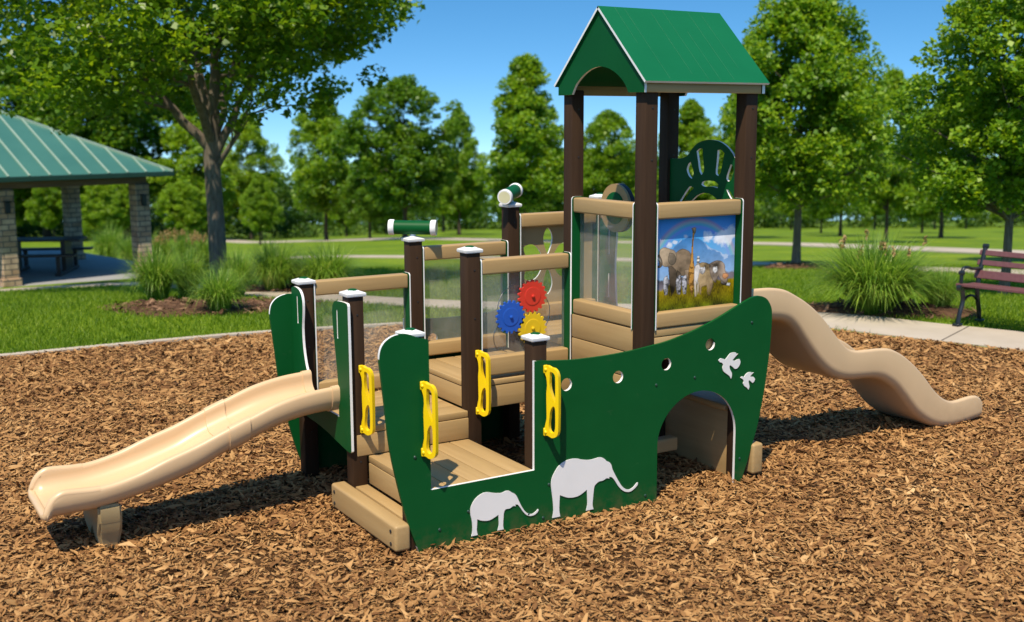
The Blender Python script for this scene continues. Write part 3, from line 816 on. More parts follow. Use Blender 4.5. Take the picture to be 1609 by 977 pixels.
# ------------------------------------------------------------------ ornamental grasses
def grass_clump(name, n, h, spread, seed, plume=0):
    g = np.random.default_rng(seed); K = 6
    ang = g.uniform(0, 2 * np.pi, n); base = np.sqrt(g.uniform(0, 1, n)) * spread * 0.26
    ba = g.uniform(0, 2 * np.pi, n); L = h * g.uniform(0.75, 1.25, n); out = spread * (0.12 + 1.05 * g.uniform(0, 1, n) ** 0.45)
    droop = g.uniform(0.25, 1.0, n) * (out / spread); wd = h * g.uniform(0.006, 0.013, n)
    V = np.zeros((n, K, 2, 3))
    for k in range(K):
        t = k / (K - 1)
        rr = out * t ** 1.25; z = L * (t * 1.25 - droop * 0.95 * t ** 3)
        x = base * np.cos(ba) + rr * np.cos(ang); y = base * np.sin(ba) + rr * np.sin(ang)
        ww = wd * (1 - t) ** 0.6 * (1.0 if k else 0.8) + 0.0008
        V[:, k, 0] = np.stack([x - np.sin(ang) * ww, y + np.cos(ang) * ww, z], 1)
        V[:, k, 1] = np.stack([x + np.sin(ang) * ww, y - np.cos(ang) * ww, z], 1)
    b = (np.arange(n) * K * 2)[:, None, None]
    q = np.array([[2 * k, 2 * k + 1, 2 * k + 3, 2 * k + 2] for k in range(K - 1)])[None]
    me = np_mesh(name, V.reshape(-1, 3), (b + q).reshape(-1, 4), None); me.materials.append(M['reed'])
    pm = None
    if plume:
        C = []
        for i in range(plume):
            a = g.uniform(0, 6.28); r0 = spread * 0.75 * math.sqrt(g.uniform(0, 1)); top = h * g.uniform(0.98, 1.3)
            for j in range(16): C.append((r0 * math.cos(a) + g.normal(0, .012), r0 * math.sin(a) + g.normal(0, .012), top - 0.16 * h * g.uniform(0, 1)))
        pm = leaf_mesh(name + '_plume', np.array(C), 0.035 * h / .6, 0.0); pm.materials.append(M['plume'])
    return me, pm


GP = [grass_clump('clump_a', 1300, 1.0, 0.8, 1), grass_clump('clump_b', 1200, 1.0, 0.8, 2), grass_clump('clump_c', 1000, 1.0, 0.75, 3, 40), grass_clump('clump_big', 2600, 1.0, 1.0, 4, 12)]


def put_clump(px, py, wpx, hpx, proto, rz, label, group=None, nm='ornamental_grass'):
    p = at(px, py); d = to_rd(p[0], p[1])[1]
    r = empty(nm, p, rz); tag(r, label, 'ornamental grass', group)
    s = hpx / FPX * d; sw = wpx / 2 / FPX * d / (0.78 if proto < 3 else 1.05); r.scale = (sw, sw, s)
    me, pm = GP[proto]
    for n_, m_ in (('blades', me), ('plumes', pm)):
        if m_:
            o = bpy.data.objects.new(n_, m_); COL.objects.link(o); o.parent = r


put_clump(248, 473, 104, 74, 0, 0.3, 'spiky green grass clump at the left end of the bark bed by the shade tree')
put_clump(295, 468, 80, 66, 1, 1.1, 'green grass clump between the leftmost clump and the shade tree trunk')
put_clump(346, 492, 96, 62, 1, 2.0, 'low green grass clump in front of the shade tree trunk')
put_clump(374, 468, 70, 66, 0, 2.9, 'green grass clump tucked right beside the shade tree trunk')
put_clump(432, 459, 96, 68, 1, 4.1, 'green grass clump behind the green bow end of the boat')
put_clump(514, 459, 112, 64, 0, 5.3, 'wide green grass clump behind the low clear panel of the boat')
put_clump(470, 456, 66, 50, 0, 0.9, 'small green grass clump between the two clumps behind the boat')
put_clump(172, 421, 64, 58, 0, 1.6, 'dark spiky grass clump beside the picnic table under the pavilion')
put_clump(206, 423, 50, 46, 1, 2.4, 'low dark grass clump at the foot of the right stone pillar')
put_clump(256, 424, 60, 50, 2, 0.5, 'grass clump with pinkish tan plumes just right of the right stone pillar')
put_clump(292, 420, 64, 48, 2, 1.9, 'grass clump with pinkish tan plumes midway between stone pillar and shade tree')
put_clump(325, 424, 60, 46, 2, 3.4, 'grass clump with pinkish tan plumes touching the shade tree trunk')
put_clump(1372, 493, 214, 100, 3, 0.8, 'huge arching grass clump behind the long slide, left of the bench')
put_clump(1476, 491, 74, 60, 0, 2.2, 'small grass clump between the huge grass clump and the bench')


# ------------------------------------------------------------------ pavilion
def pavilion():
    E1 = rd(-7.47, 25.1); zs = -0.97; ze = 1.27
    U = (-RGT * 0.70711 - FH * 0.70711); Vv = (-RGT * 0.70711 + FH * 0.70711)   # along the front eave, and inward
    root = empty('pavilion', (E1[0], E1[1], zs), math.atan2(-U[1], -U[0]))
    # local: x runs back along -U, so the eave is on -x; inward is +y?
    inv = root.rotation_euler.to_matrix().to_4x4(); X = Vector(-U); Y = Vector(np.array([-X[1], X[0], 0]))
    sgn = 1.0 if Y.dot(Vector(Vv)) > 0 else -1.0
    P = lambda u, v, z: (-u, sgn * v, z)
    tag(root, 'open picnic pavilion with teal metal hip roof on stone pillars at left', 'pavilion')
    S = 6.6; h = ze - zs; rise = 0.5 * S / 2
    mb = MB(); mb.add([P(0, 0, h), P(S, 0, h), P(S, S, h), P(0, S, h), P(S / 2, S / 2, h + rise)],
                      [(0, 1, 4), (1, 2, 4), (2, 3, 4), (3, 0, 4)])
    mb.add([P(0, 0, h - .03), P(S, 0, h - .03), P(S, S, h - .03), P(0, S, h - .03)], [(0, 1, 2, 3)])
    roof = mb.build('roof', M['roof_teal'], root)
    sm = MB()
    def seam(a, b, r=0.022):
        a, b = Vector(a), Vector(b); sm.tube([a, b], r * 1.35, 4)
    k = 0.21
    while k < S:
        t = min(k, S - k)
        for f in (lambda s: (P(k, 0, h), P(k, s, h + .5 * s)), lambda s: (P(0, k, h), P(s, k, h + .5 * s)),
                  lambda s: (P(k, S, h), P(k, S - s, h + .5 * s)), lambda s: (P(S, k, h), P(S - s, k, h + .5 * s))):
            a, b = f(t); seam(a, b)
        k += 0.42
    for c in (P(0, 0, h), P(S, 0, h), P(S, S, h), P(0, S, h)): seam(c, P(S / 2, S / 2, h + rise), 0.035)
    sm.build('roof_seam', M['seam'], roof)
    g = MB()
    for a, b in ((P(-.02, -.02, h - .05), P(S + .02, .03, h)), (P(-.02, .03, h - .05), P(.03, S - .03, h)), (P(-.02, S - .03, h - .05), P(S + .02, S + .02, h)), (P(S - .03, .03, h - .05), P(S + .02, S - .03, h))):
        lo = [min(a[i], b[i]) for i in range(3)]; hi = [max(a[i], b[i]) for i in range(3)]
        lo[2] -= .055; hi[2] -= .005; g.box(lo, hi, .01)
    g.build('gutter', M['fascia'], root)
    bmz = MB()
    for a, b in ((P(.42, .42, 0), P(S - .42, .6, 0)), (P(.42, .6, 0), P(.6, S - .6, 0)), (P(.42, S - .6, 0), P(S - .42, S - .42, 0)), (P(S - .6, .6, 0), P(S - .42, S - .6, 0))):
        lo = [min(a[i], b[i]) for i in range(2)] + [h - .26]; hi = [max(a[i], b[i]) for i in range(2)] + [h - .033]; bmz.box(lo, hi, .008)
    bmz.build('beam', M['timber'], root)
    for u, v, sc in ((.55, .55, 1), (3.5, .55, 1), (S - .55, .55, 0), (.55, 4.05, 0), (1.85, S - .55, 0), (S - .55, S - .55, 0), (S - .55, 4.55, 0)):
        m = MB(); c = P(u, v, 0); w2 = .165
        m.box((c[0] - w2, c[1] - w2, 0.0), (c[0] + w2, c[1] + w2, h - .265), .02)
        m.box((c[0] - w2 - .03, c[1] - w2 - .03, -.02), (c[0] + w2 + .03, c[1] + w2 + .03, .16), .015)
        pl = m.build('pillar', M['stone'], root)
        if sc:
            q = MB(); y0 = c[1] - sgn * (w2 + .04)
            q.box((c[0] - .05, y0 - .04, h - .75), (c[0] + .05, y0 + .036, h - .52), .012)
            q.box((c[0] - .065, y0 - .055, h - .52), (c[0] + .065, y0 + .037, h - .495), .006)
            q.build('wall_lantern', M['iron'], pl)
    s = MB(); a, b = P(-.25, -.35, 0), P(S + .3, S + .3, 0)
    s.box((min(a[0], b[0]), min(a[1], b[1]), -.5), (max(a[0], b[0]), max(a[1], b[1]), 0.0), .01)
    tag(s.build('pavilion_slab', M['slab'], None), kind='structure').matrix_world = Matrix.Translation(root.location) @ inv
    # picnic table on the slab
    tl = P(2.15, 2.15, 0)
    t = empty('picnic_table', tuple(Vector(root.location) + (inv @ Vector(tl))), YAWR + .12)
    tag(t, 'dark picnic table with attached benches standing under the pavilion', 'picnic table')
    a = MB()
    for i in range(5): a.box((-.93, -.37 + .15 * i, .72), (.93, -.23 + .15 * i, .76), .006)
    a.build('tabletop', M['tabletop'], t)
    for y in (-.72, .72):
        a = MB()
        for i in range(2): a.box((-.93, y - .145 + .15 * i, .43), (.93, y - .005 + .15 * i, .47), .006)
        a.build('bench_seat', M['tabletop'], t)
    for x in (-.55, .55):
        a = MB(); a.box((x - .05, -.30, .06), (x + .05, .30, .72), .01); a.box((x - .06, -.80, 0), (x + .06, .80, .07), .01)
        for y in (-.72, .72): a.box((x - .04, y - .05, .07), (x + .04, y + .05, .43), .008)
        a.build('leg_frame', M['tabletop'], t)


pavilion()


# ------------------------------------------------------------------ bench
def bench():
    F = at(1498, 513); B = at(1536, 505)
    ax = Vector(B - F); ax.z = 0; ax.normalize()
    root = empty('park_bench', (F[0], F[1], 0.016), math.atan2(ax.y, ax.x))  # local x runs from the front feet to the back, the length is along -y
    tag(root, 'park bench with black iron ends and burgundy slats beside the sidewalk', 'bench')
    L = 1.8
    for y in (-.05, -L + .05):
        m = MB(); T = lambda pts, r: m.tube([(x, y, z) for x, z in pts], r, 8, squash=((0, 1, 0), 1.25))
        T(curve([(0.0, 0.03), (0.03, .15), (.075, .26), (.07, .36), (.035, .43)], 4, False, 180), .022)      # front leg
        T(curve([(.46, 0.03), (.44, .13), (.395, .27), (.375, .40), (.40, .55), (.455, .72), (.50, .86)], 4, False, 180), .023)   # back leg and back
        T(curve([(.015, .435), (.15, .415), (.30, .41), (.385, .42)], 4, False, 180), .020)                   # seat rail
        T(curve([(.02, .44), (.02, .56), (.05, .645), (.13, .655), (.24, .63), (.34, .625), (.42, .62)], 4, False, 180), .018)   # arm
        T(curve([(.06, .245), (.13, .305), (.23, .325), (.33, .30), (.40, .235)], 4, False, 180), .015)       # arched brace
        for x, z, r in ((.0, .435, .034), (.02, .60, .026), (.505, .868, .03)):
            m.lathe([(.004, -.03), (r, -.026), (r, .026), (.004, .03)], (x, y, z), (0, 1, 0), 14)
        for x in (-.005, .465): m.box((x - .05, y - .04, 0), (x + .05, y + .04, .03), .01)
        m.build('end_frame', M['iron'], root, smooth=50)
    for x0, z0 in ((.03, .45), (.125, .437), (.22, .43), (.315, .43)):
        m = MB(); m.box((x0 - .04, -L, z0), (x0 + .04, 0.0, z0 + .03), .006); m.build('seat_slat', M['slat'], root)
    for s, hh in ((.535, .095), (.665, .06), (.775, .06)):
        m = MB(); tl = R(14); x = .385 + (s - .5) * .36
        m.box((-.014, -L, -hh / 2), (.014, 0, hh / 2), .006, mat=Matrix.Translation((x - .005, 0, s + .02)) @ Matrix.Rotation(R(17), 4, 'Y')); m.build('back_slat', M['slat'], root)


bench()


# ------------------------------------------------------------------ the play boat (metres; front hull on the plane y = 0)
HULL = [(0.012, -0.05), (0.0, 0.0), (-0.069, 0.2), (-0.133, 0.458), (-0.166, 0.637), (-0.187, 0.845), (-0.203, 0.999), (-0.213, 1.10), (-0.208, 1.14), (-0.197, 1.168), (-0.172, 1.195), (-0.135, 1.214), (-0.09, 1.221), (-0.045, 1.216), (-0.008, 1.201), (0.03, 1.186), (0.058, 1.18), (0.07, 1.172), (0.073, 1.158), (0.073, 0.353), (0.731, 0.353), (0.731, 0.985), (0.76, 0.982), (0.976, 0.963), (1.121, 0.960), (1.27, 0.962), (1.422, 0.970), (1.578, 0.985), (1.697, 1.000), (1.834, 1.029), (1.96, 1.063), (2.079, 1.102), (2.205, 1.152), (2.32, 1.196), (2.366, 1.21), (2.422, 1.213), (2.478, 1.192), (2.514, 1.151), (2.53, 1.108), (2.531, 0.993), (2.52, 0.841), (2.499, 0.673), (2.472, 0.524), (2.434, 0.36), (2.391, 0.235), (2.349, 0.115), (2.31, 0.02), (2.282, -0.05), (2.25, -0.05), (2.249, 0.30), (2.247, 0.386), (2.235, 0.445), (2.201, 0.52), (2.146, 0.584), (2.07, 0.632), (1.98, 0.657), (1.889, 0.655), (1.80, 0.626), (1.719, 0.572), (1.66, 0.502), (1.627, 0.428), (1.618, 0.361), (1.618, 0.213), (1.618, -0.05)]
ELE_BIG = [(0.843, 0.256), (0.849, 0.287), (0.868, 0.32), (0.896, 0.352), (0.937, 0.373), (0.984, 0.379), (1.022, 0.375), (1.06, 0.363), (1.108, 0.353), (1.147, 0.354), (1.176, 0.357), (1.2, 0.353), (1.22, 0.341), (1.234, 0.326), (1.254, 0.316), (1.269, 0.297), (1.276, 0.272), (1.295, 0.236), (1.32, 0.194), (1.346, 0.156), (1.371, 0.133), (1.399, 0.121), (1.422, 0.124), (1.442, 0.135), (1.462, 0.153), (1.47, 0.153), (1.467, 0.139), (1.447, 0.122), (1.422, 0.109), (1.397, 0.107), (1.366, 0.117), (1.341, 0.136), (1.316, 0.166), (1.29, 0.204), (1.27, 0.222), (1.253, 0.225), (1.256, 0.214), (1.236, 0.221), (1.211, 0.211), (1.182, 0.21), (1.163, 0.201), (1.148, 0.187), (1.142, 0.155), (1.137, 0.106), (1.135, 0.074), (1.142, 0.047), (1.09, 0.047), (1.098, 0.08), (1.098, 0.113), (1.095, 0.176), (1.071, 0.163), (1.038, 0.149), (1.005, 0.145), (0.967, 0.149), (0.938, 0.159), (0.903, 0.176), (0.901, 0.149), (0.899, 0.085), (0.906, 0.047), (0.852, 0.047), (0.859, 0.084), (0.857, 0.133), (0.851, 0.182), (0.845, 0.224)]
ELE_SMALL = [(0.311, 0.191), (0.315, 0.213), (0.331, 0.241), (0.356, 0.264), (0.391, 0.279), (0.421, 0.279), (0.468, 0.266), (0.512, 0.259), (0.538, 0.265), (0.56, 0.263), (0.578, 0.25), (0.6, 0.236), (0.615, 0.213), (0.631, 0.178), (0.653, 0.14), (0.676, 0.113), (0.699, 0.1), (0.721, 0.099), (0.739, 0.108), (0.753, 0.12), (0.758, 0.115), (0.749, 0.101), (0.726, 0.089), (0.698, 0.089), (0.676, 0.099), (0.653, 0.123), (0.631, 0.155), (0.616, 0.172), (0.6, 0.175), (0.604, 0.164), (0.587, 0.169), (0.564, 0.159), (0.538, 0.159), (0.527, 0.146), (0.523, 0.116), (0.52, 0.069), (0.524, 0.044), (0.485, 0.044), (0.493, 0.074), (0.493, 0.098), (0.491, 0.136), (0.467, 0.126), (0.433, 0.115), (0.398, 0.118), (0.372, 0.126), (0.353, 0.136), (0.352, 0.101), (0.35, 0.071), (0.356, 0.044), (0.316, 0.044), (0.322, 0.068), (0.323, 0.107), (0.319, 0.139), (0.313, 0.163)]
BIRD_BIG = [(2.086, 0.837), (2.105, 0.847), (2.124, 0.842), (2.144, 0.835), (2.163, 0.853), (2.181, 0.869), (2.207, 0.873), (2.227, 0.871), (2.235, 0.859), (2.248, 0.861), (2.221, 0.841), (2.202, 0.825), (2.222, 0.818), (2.242, 0.824), (2.261, 0.825), (2.269, 0.806), (2.263, 0.786), (2.244, 0.768), (2.224, 0.766), (2.207, 0.78), (2.184, 0.795), (2.178, 0.786), (2.185, 0.765), (2.199, 0.743), (2.2, 0.723), (2.194, 0.706), (2.18, 0.726), (2.154, 0.744), (2.13, 0.762), (2.121, 0.783), (2.126, 0.802), (2.115, 0.818), (2.099, 0.823)]
BIRD_SMALL = [(2.273, 0.704), (2.288, 0.709), (2.306, 0.705), (2.318, 0.719), (2.338, 0.729), (2.362, 0.729), (2.371, 0.723), (2.385, 0.724), (2.365, 0.71), (2.355, 0.701), (2.373, 0.697), (2.386, 0.694), (2.399, 0.679), (2.391, 0.664), (2.378, 0.656), (2.364, 0.668), (2.349, 0.678), (2.343, 0.67), (2.348, 0.654), (2.352, 0.636), (2.345, 0.616), (2.331, 0.631), (2.308, 0.646), (2.297, 0.664), (2.303, 0.675), (2.293, 0.692), (2.284, 0.696)]

boat = empty('play_boat')
tag(boat, 'green and tan boat shaped playground structure with roofed tower and two slides', 'play structure')
GW = [M['green'], M['white']]
PX = [-0.048, 0.735, 1.503, 2.28]; PY = [0.021, 0.768, 1.55]; W = 0.095

# hull sides (thickness goes away from the viewer: plane x,z has normal -y)
hull_loop = curve(HULL, 4, True, 40)
holes = [circle(x, z, .037) for x, z in ((0.949, .824), (1.314, .824), (1.675, .859), (2.02, .944))]
def sheet_y(name, loops, y, t, mats=GW, parent=boat):
    """sheet in the x-z plane between y and y + t (y is the near face)"""
    return MB().plate(loops, t, (0, y + t, 0), (1, 0, 0), (0, 0, 1)).build(name, mats, parent)
def sheet_x(name, loops, x, t, mats=GW, parent=boat):
    """sheet in the y-z plane between x and x + t"""
    return MB().plate(loops, t, (x, 0, 0), (0, 1, 0), (0, 0, 1)).build(name, mats, parent)

def hull_edge(c):
    x, z = c[0], c[2]
    if x > 2.28 or (x > .745 and z > .95): return 0                      # green rim along the top and stern
    if x < -.02 and z < 1.09: return 0
    if -.10 < x < .08 and z > 1.14: return 0
    return 1
def hull_sheet(y): return MB().plate([hull_loop] + holes, .019, (0, y + .019, 0), (1, 0, 0), (0, 0, 1)).recolour(hull_edge).build('hull_side', GW, boat)


front = hull_sheet(0.0)
EM = [M['emblem'], M['white']]
for nm, L in (('elephant_emblem', ELE_BIG), ('elephant_emblem', ELE_SMALL), ('bird_emblem', BIRD_BIG), ('bird_emblem', BIRD_SMALL)):
    sheet_y(nm, [curve(L, 3, True, 60)], -0.005, 0.0045, EM, front)
for x, z in ((.30, .19), (.83, .252), (.79, .06), (1.53, .06), (.12, .12), (1.9, .75), (2.29, .17), (.85, .80), (1.60, .74), (2.36, 1.05), (.69, .10), (-.02, .55)):
    MB().lathe([(.009, 0), (.009, .002), (.006, .005), (.001, .0055)], (x, 0, z), (0, -1, 0), 10).build('bolt', M['fascia'], front, smooth=40)
hull_sheet(1.652)

# posts
POSTS = [(0, 0, 1.205, 'cap'), (0, 1, 1.322, 'cap'), (0, 2, 1.302, 'cap'), (1, 0, 1.103, 'cap'), (1, 1, 1.527, 'cap'), (1, 2, 1.528, 'scope'), (2, 2, 1.727, 'scope'),
         (2, 0, 2.50, None), (2, 1, 2.50, None), (3, 0, 2.50, None), (3, 1, 2.50, None), (3, 2, 1.755, 'cap')]
def scope(parent, c, axis, L=.26):
    ax = Vector(axis).normalized(); o = Vector(c)
    m = MB(); m.lathe([(.047, -L / 2), (.047, L / 2)], o, ax, 28); t = m.build('telescope', M['green'], parent, smooth=40)
    for s in (-1, 1):
        m = MB(); m.lathe([(.049, L / 2 - .002), (.053, L / 2 + .004), (.053, L / 2 + .030), (.050, L / 2 + .036), (.040, L / 2 + .036)], o, ax * s, 28); m.build('end_ring', M['white'], parent, smooth=40)
        m = MB(); m.lathe([(.041, L / 2 + .0365), (.036, L / 2 + .030), (.030, L / 2 + .028), (.012, L / 2 + .031), (.002, L / 2 + .031)], o, ax * s, 28); m.build('eyepiece', M['cream'], parent, smooth=40)
        m = MB(); m.lathe([(.011, L / 2 + .031), (.010, L / 2 + .034), (.001, L / 2 + .034)], o, ax * s, 14); m.build('lens', M['green'], parent, smooth=40)
for i, j, top, kind in POSTS:
    x0, y0 = PX[i], PY[j]; cx, cy = x0 + W / 2, y0 + W / 2
    p = MB().box((x0, y0, -.05), (x0 + W, y0 + W, top), .008, 2).build('post', M['brown'], boat, smooth=35)
    if kind:
        m = MB(); s = W / 2 + .009; vs = []
        prof = [(s, top - .012), (s + .003, top - .006), (s + .003, top + .007), (s - .002, top + .011), (s * .62, top + .018), (s * .45, top + .023)]
        for q, z in prof: vs += [(cx - q, cy - q, z), (cx + q, cy - q, z), (cx + q, cy + q, z), (cx - q, cy + q, z)]
        fs = [(4 * k + a, 4 * k + (a + 1) % 4, 4 * k + 4 + (a + 1) % 4, 4 * k + 4 + a) for k in range(len(prof) - 1) for a in range(4)]
        fs += [(3, 2, 1, 0), tuple(4 * len(prof) - 4 + a for a in range(4))]
        m.add(vs, fs).build('post_cap', M['white'], p, smooth=28)
        if kind == 'cap':
            MB().lathe([(.030, top + .018), (.028, top + .025), (.020, top + .029), (.001, top + .031)], (cx, cy, 0), (0, 0, 1), 20).build('cap_plug', M['green'], p, smooth=40)
        else:
            MB().lathe([(.026, top + .018), (.022, top + .026), (.018, top + .04)], (cx, cy, 0), (0, 0, 1), 20).build('swivel_base', M['white'], p, smooth=40)
            scope(p, (cx, cy, top + .080), (0.80, -0.60, -0.01) if i == 1 else (-0.74, -0.66, -0.12), .25 if i == 1 else .215)
    for z in (top - .12, top - .42, .32):
        MB().lathe([(.006, 0), (.006, .002), (.001, .003)], (x0 + W * .55, y0, z), (0, -1, 0), 8).build('bolt', M['dark'], p)


def plank_deck(name, x0, x1, y0, y1, top, along, n, th=.04, mat=None):
    m = MB(); g = .004
    for k in range(n):
        if along == 'y': a, c = x0 + (x1 - x0) * k / n, x0 + (x1 - x0) * (k + 1) / n; m.box((a + g / 2, y0, top - th), (c - g / 2, y1, top), .005)
        else: a, c = y0 + (y1 - y0) * k / n, y0 + (y1 - y0) * (k + 1) / n; m.box((x0, a + g / 2, top - th), (x1, c - g / 2, top), .005)
    return m.build(name, M['tan_y' if along == 'y' else 'tan_x'], boat, smooth=35)


# decks climbing round the boat
plank_deck('deck', .05, .732, .020, .766, .353, 'y', 5)
plank_deck('deck', -.045, .732, .792, 1.548, .530, 'x', 5)
plank_deck('deck', .760, 1.50, .792, 1.548, .705, 'y', 5)
plank_deck('deck', 1.53, 2.275, .792, 1.548, .880, 'x', 5)
plank_deck('deck', 1.60, 2.275, .119, .766, 1.055, 'y', 5)
m = MB(); m.box((.05, .768, .49), (.732, .792, .532), .006); m.build('deck_nosing', M['tan_x'], boat, smooth=35)
m = MB(); m.box((.834, .766, .672), (1.50, .792, .707), .006); m.build('deck_nosing', M['tan_x'], boat, smooth=35)
m = MB(); m.box((.735, .866, .672), (.760, 1.547, .707), .006); m.build('deck_nosing', M['tan_y'], boat, smooth=35)
# risers and fascia boards
m = MB(); m.box((.05, .119, .183), (.08, .764, .310), .006); m.build('riser', M['tan_y'], boat, smooth=35)
m = MB(); m.box((-.02, .765, .355), (.735, .785, .487), .006); m.build('riser', M['tan_x'], boat, smooth=35)
m = MB(); m.box((.738, .866, .535), (.758, 1.547, .669), .006); m.build('riser', M['tan_y'], boat, smooth=35)
m = MB(); m.box((.834, .768, .530), (1.50, .790, .668), .006); m.build('riser', M['tan_x'], boat, smooth=35)
for za, zb_ in ((.62, .765), (.769, .919), (.923, 1.074)): MB().box((1.506, .119, za), (1.532, .764, zb_), .006).build('side_board', M['tan_y'], boat, smooth=35)
for za, zb_ in ((.88, 1.022), (1.026, 1.073)): MB().box((1.602, .030, za), (2.277, .055, zb_), .006).build('side_board', M['tan_x'], boat, smooth=35)
m = MB(); m.box((1.602, .770, .885), (2.277, .790, 1.012), .006); m.build('riser', M['tan_x'], boat, smooth=35)
for za, zb_ in ((.02, .455),): MB().box((2.30, .119, za), (2.32, .764, zb_), .005).build('side_board', M['tan_y'], boat, smooth=35)
m = MB(); m.box((2.262, .119, .457), (2.475, .764, .500), .012, 3); m.build('tower_shelf', M['tan_y'], boat, smooth=35)
m = MB(); m.box((1.52, .37, .165), (2.09, .45, .255), .012, 3); m.box((1.53, .375, -.03), (1.60, .445, .165), .008); m.build('crawl_bench', M['tan_x'], boat, smooth=35)

# entry step: thick front log and tread
log = MB().box((-.145, .0, .04), (-.052, .885, .186), .017, 4).build('step_log', M['tan_y'], boat, smooth=50)
for y in (.055, .83):
    for z in (.075, .145): MB().lathe([(.011, 0), (.011, .003), (.006, .005), (.001, .003)], (-.145, y, z), (-1, 0, 0), 12).build('bolt', M['dark'], log, smooth=40)
MB().box((-.036, .075, .135), (.046, .772, .176), .006).build('step_tread', M['tan_y'], boat, smooth=35)
MB().box((2.388, -.02, .05), (2.478, .92, .25), .017, 4).build('step_log', M['tan_y'], boat, smooth=50)


# railings with clear panes: two green end strips, two rails, a pane
def railing(name, axis, a0, a1, q, zt, zl, mat_rail, pane=True, hh=.094, lh=.094):
    """axis 'x': runs along x at front plane y=q; axis 'y': runs along y at front plane x=q"""
    D = .092; zb = zl - lh - .008
    prof = rrect(-.004, D, zb, zt + .006, .02, 4, (0, 1)); T = .0085
    rail = empty(name); rail.parent = boat
    for s in (a0, a1 - T):
        m = MB()
        if axis == 'x': m.plate([prof], T, (s, q, 0), (0, 1, 0), (0, 0, 1))
        else: m.plate([prof], T, (q, s + T, 0), (1, 0, 0), (0, 0, 1))
        m.build('end_strip', GW, rail)
    def box(lo, hi, bev, nm, mat, seg=3):
        if axis == 'x': l, h = (lo[0], q + lo[1], lo[2]), (hi[0], q + hi[1], hi[2])
        else: l, h = (q + lo[1], lo[0], lo[2]), (q + hi[1], hi[0], hi[2])
        return MB().box(l, h, bev, seg).build(nm, mat, rail, smooth=40)
    b0, b1 = a0 + .0135, a1 - .0135
    box((b0, 0, zt - hh), (b1, .085, zt), .011, 'rail', mat_rail)
    box((b0, 0, zl - lh), (b1, .085, zl), .011, 'rail', mat_rail)
    if pane: box((b0, .058, zl - .01), (b1, .064, zt - hh + .01), 0, 'clear_pane', M['clear'])
    return rail


railing('railing', 'x', .048, .734, 1.551, 1.303, .640, M['tan_x'])
railing('railing', 'x', .831, 1.502, 1.551, 1.477, .820, M['tan_x'])
gear_rail = railing('railing', 'x', .831, 1.502, .769, 1.468, .850, M['tan_x'], True, .094, .118)
railing('railing', 'y', .117, .767, 1.504, 1.827, 1.173, M['tan_y'])
pic = railing('railing', 'x', 1.599, 2.279, .022, 1.826, 1.172, M['tan_x'], False)
leaf_rail = railing('railing', 'x', 1.599, 2.279, 1.551, 1.662, 1.005, M['tan_x'], False)


# gears turning on the clear pane
def gear(cx, cz, r, mat, y=.80, n=18, ph=0.0):
    L = []
    for k in range(n):
        for f, q in ((.0, .86), (.16, .88), (.28, .99), (.5, 1.0), (.62, .99), (.74, .88), (.88, .86)):
            a = 2 * math.pi * (k + f) / n + ph; L.append((cx + r * q * math.cos(a), cz + r * q * math.sin(a)))
    g = MB().plate([L], .014, (0, y + .014, 0), (1, 0, 0), (0, 0, 1), (0, 0)).build('gear', mat, gear_rail)
    a = MB(); a.lathe([(r * .56, 0), (r * .56, .0015), (r * .55, .002), (r * .5, .002)], (cx, y - .0004, cz), (0, -1, 0), 36); a.lathe([(.011, .004), (.011, .012), (.006, .015), (.001, .015)], (cx, y, cz), (0, -1, 0), 14)
    a.build('gear_hub', mat, gear_rail, smooth=40)


gear(1.229, 1.208, .107, M['red']); gear(1.066, 1.088, .107, M['blue'], .80, 18, .08); gear(1.229, 1.0, .107, M['gear_y'], .80, 18, .17)
for pts in ([(1.11, 1.285), (1.03, 1.25), (.985, 1.16), (1.0, 1.10)], [(.985, 1.04), (.955, .98), (.97, .90), (1.05, .862)], [(1.345, 1.19), (1.375, 1.12), (1.36, 1.03), (1.33, .98)]):
    MB().tube([(a, .826, z) for a, z in curve(pts, 8, False, 180)], .0022, 6).build('etched_line', M['steel'], gear_rail)

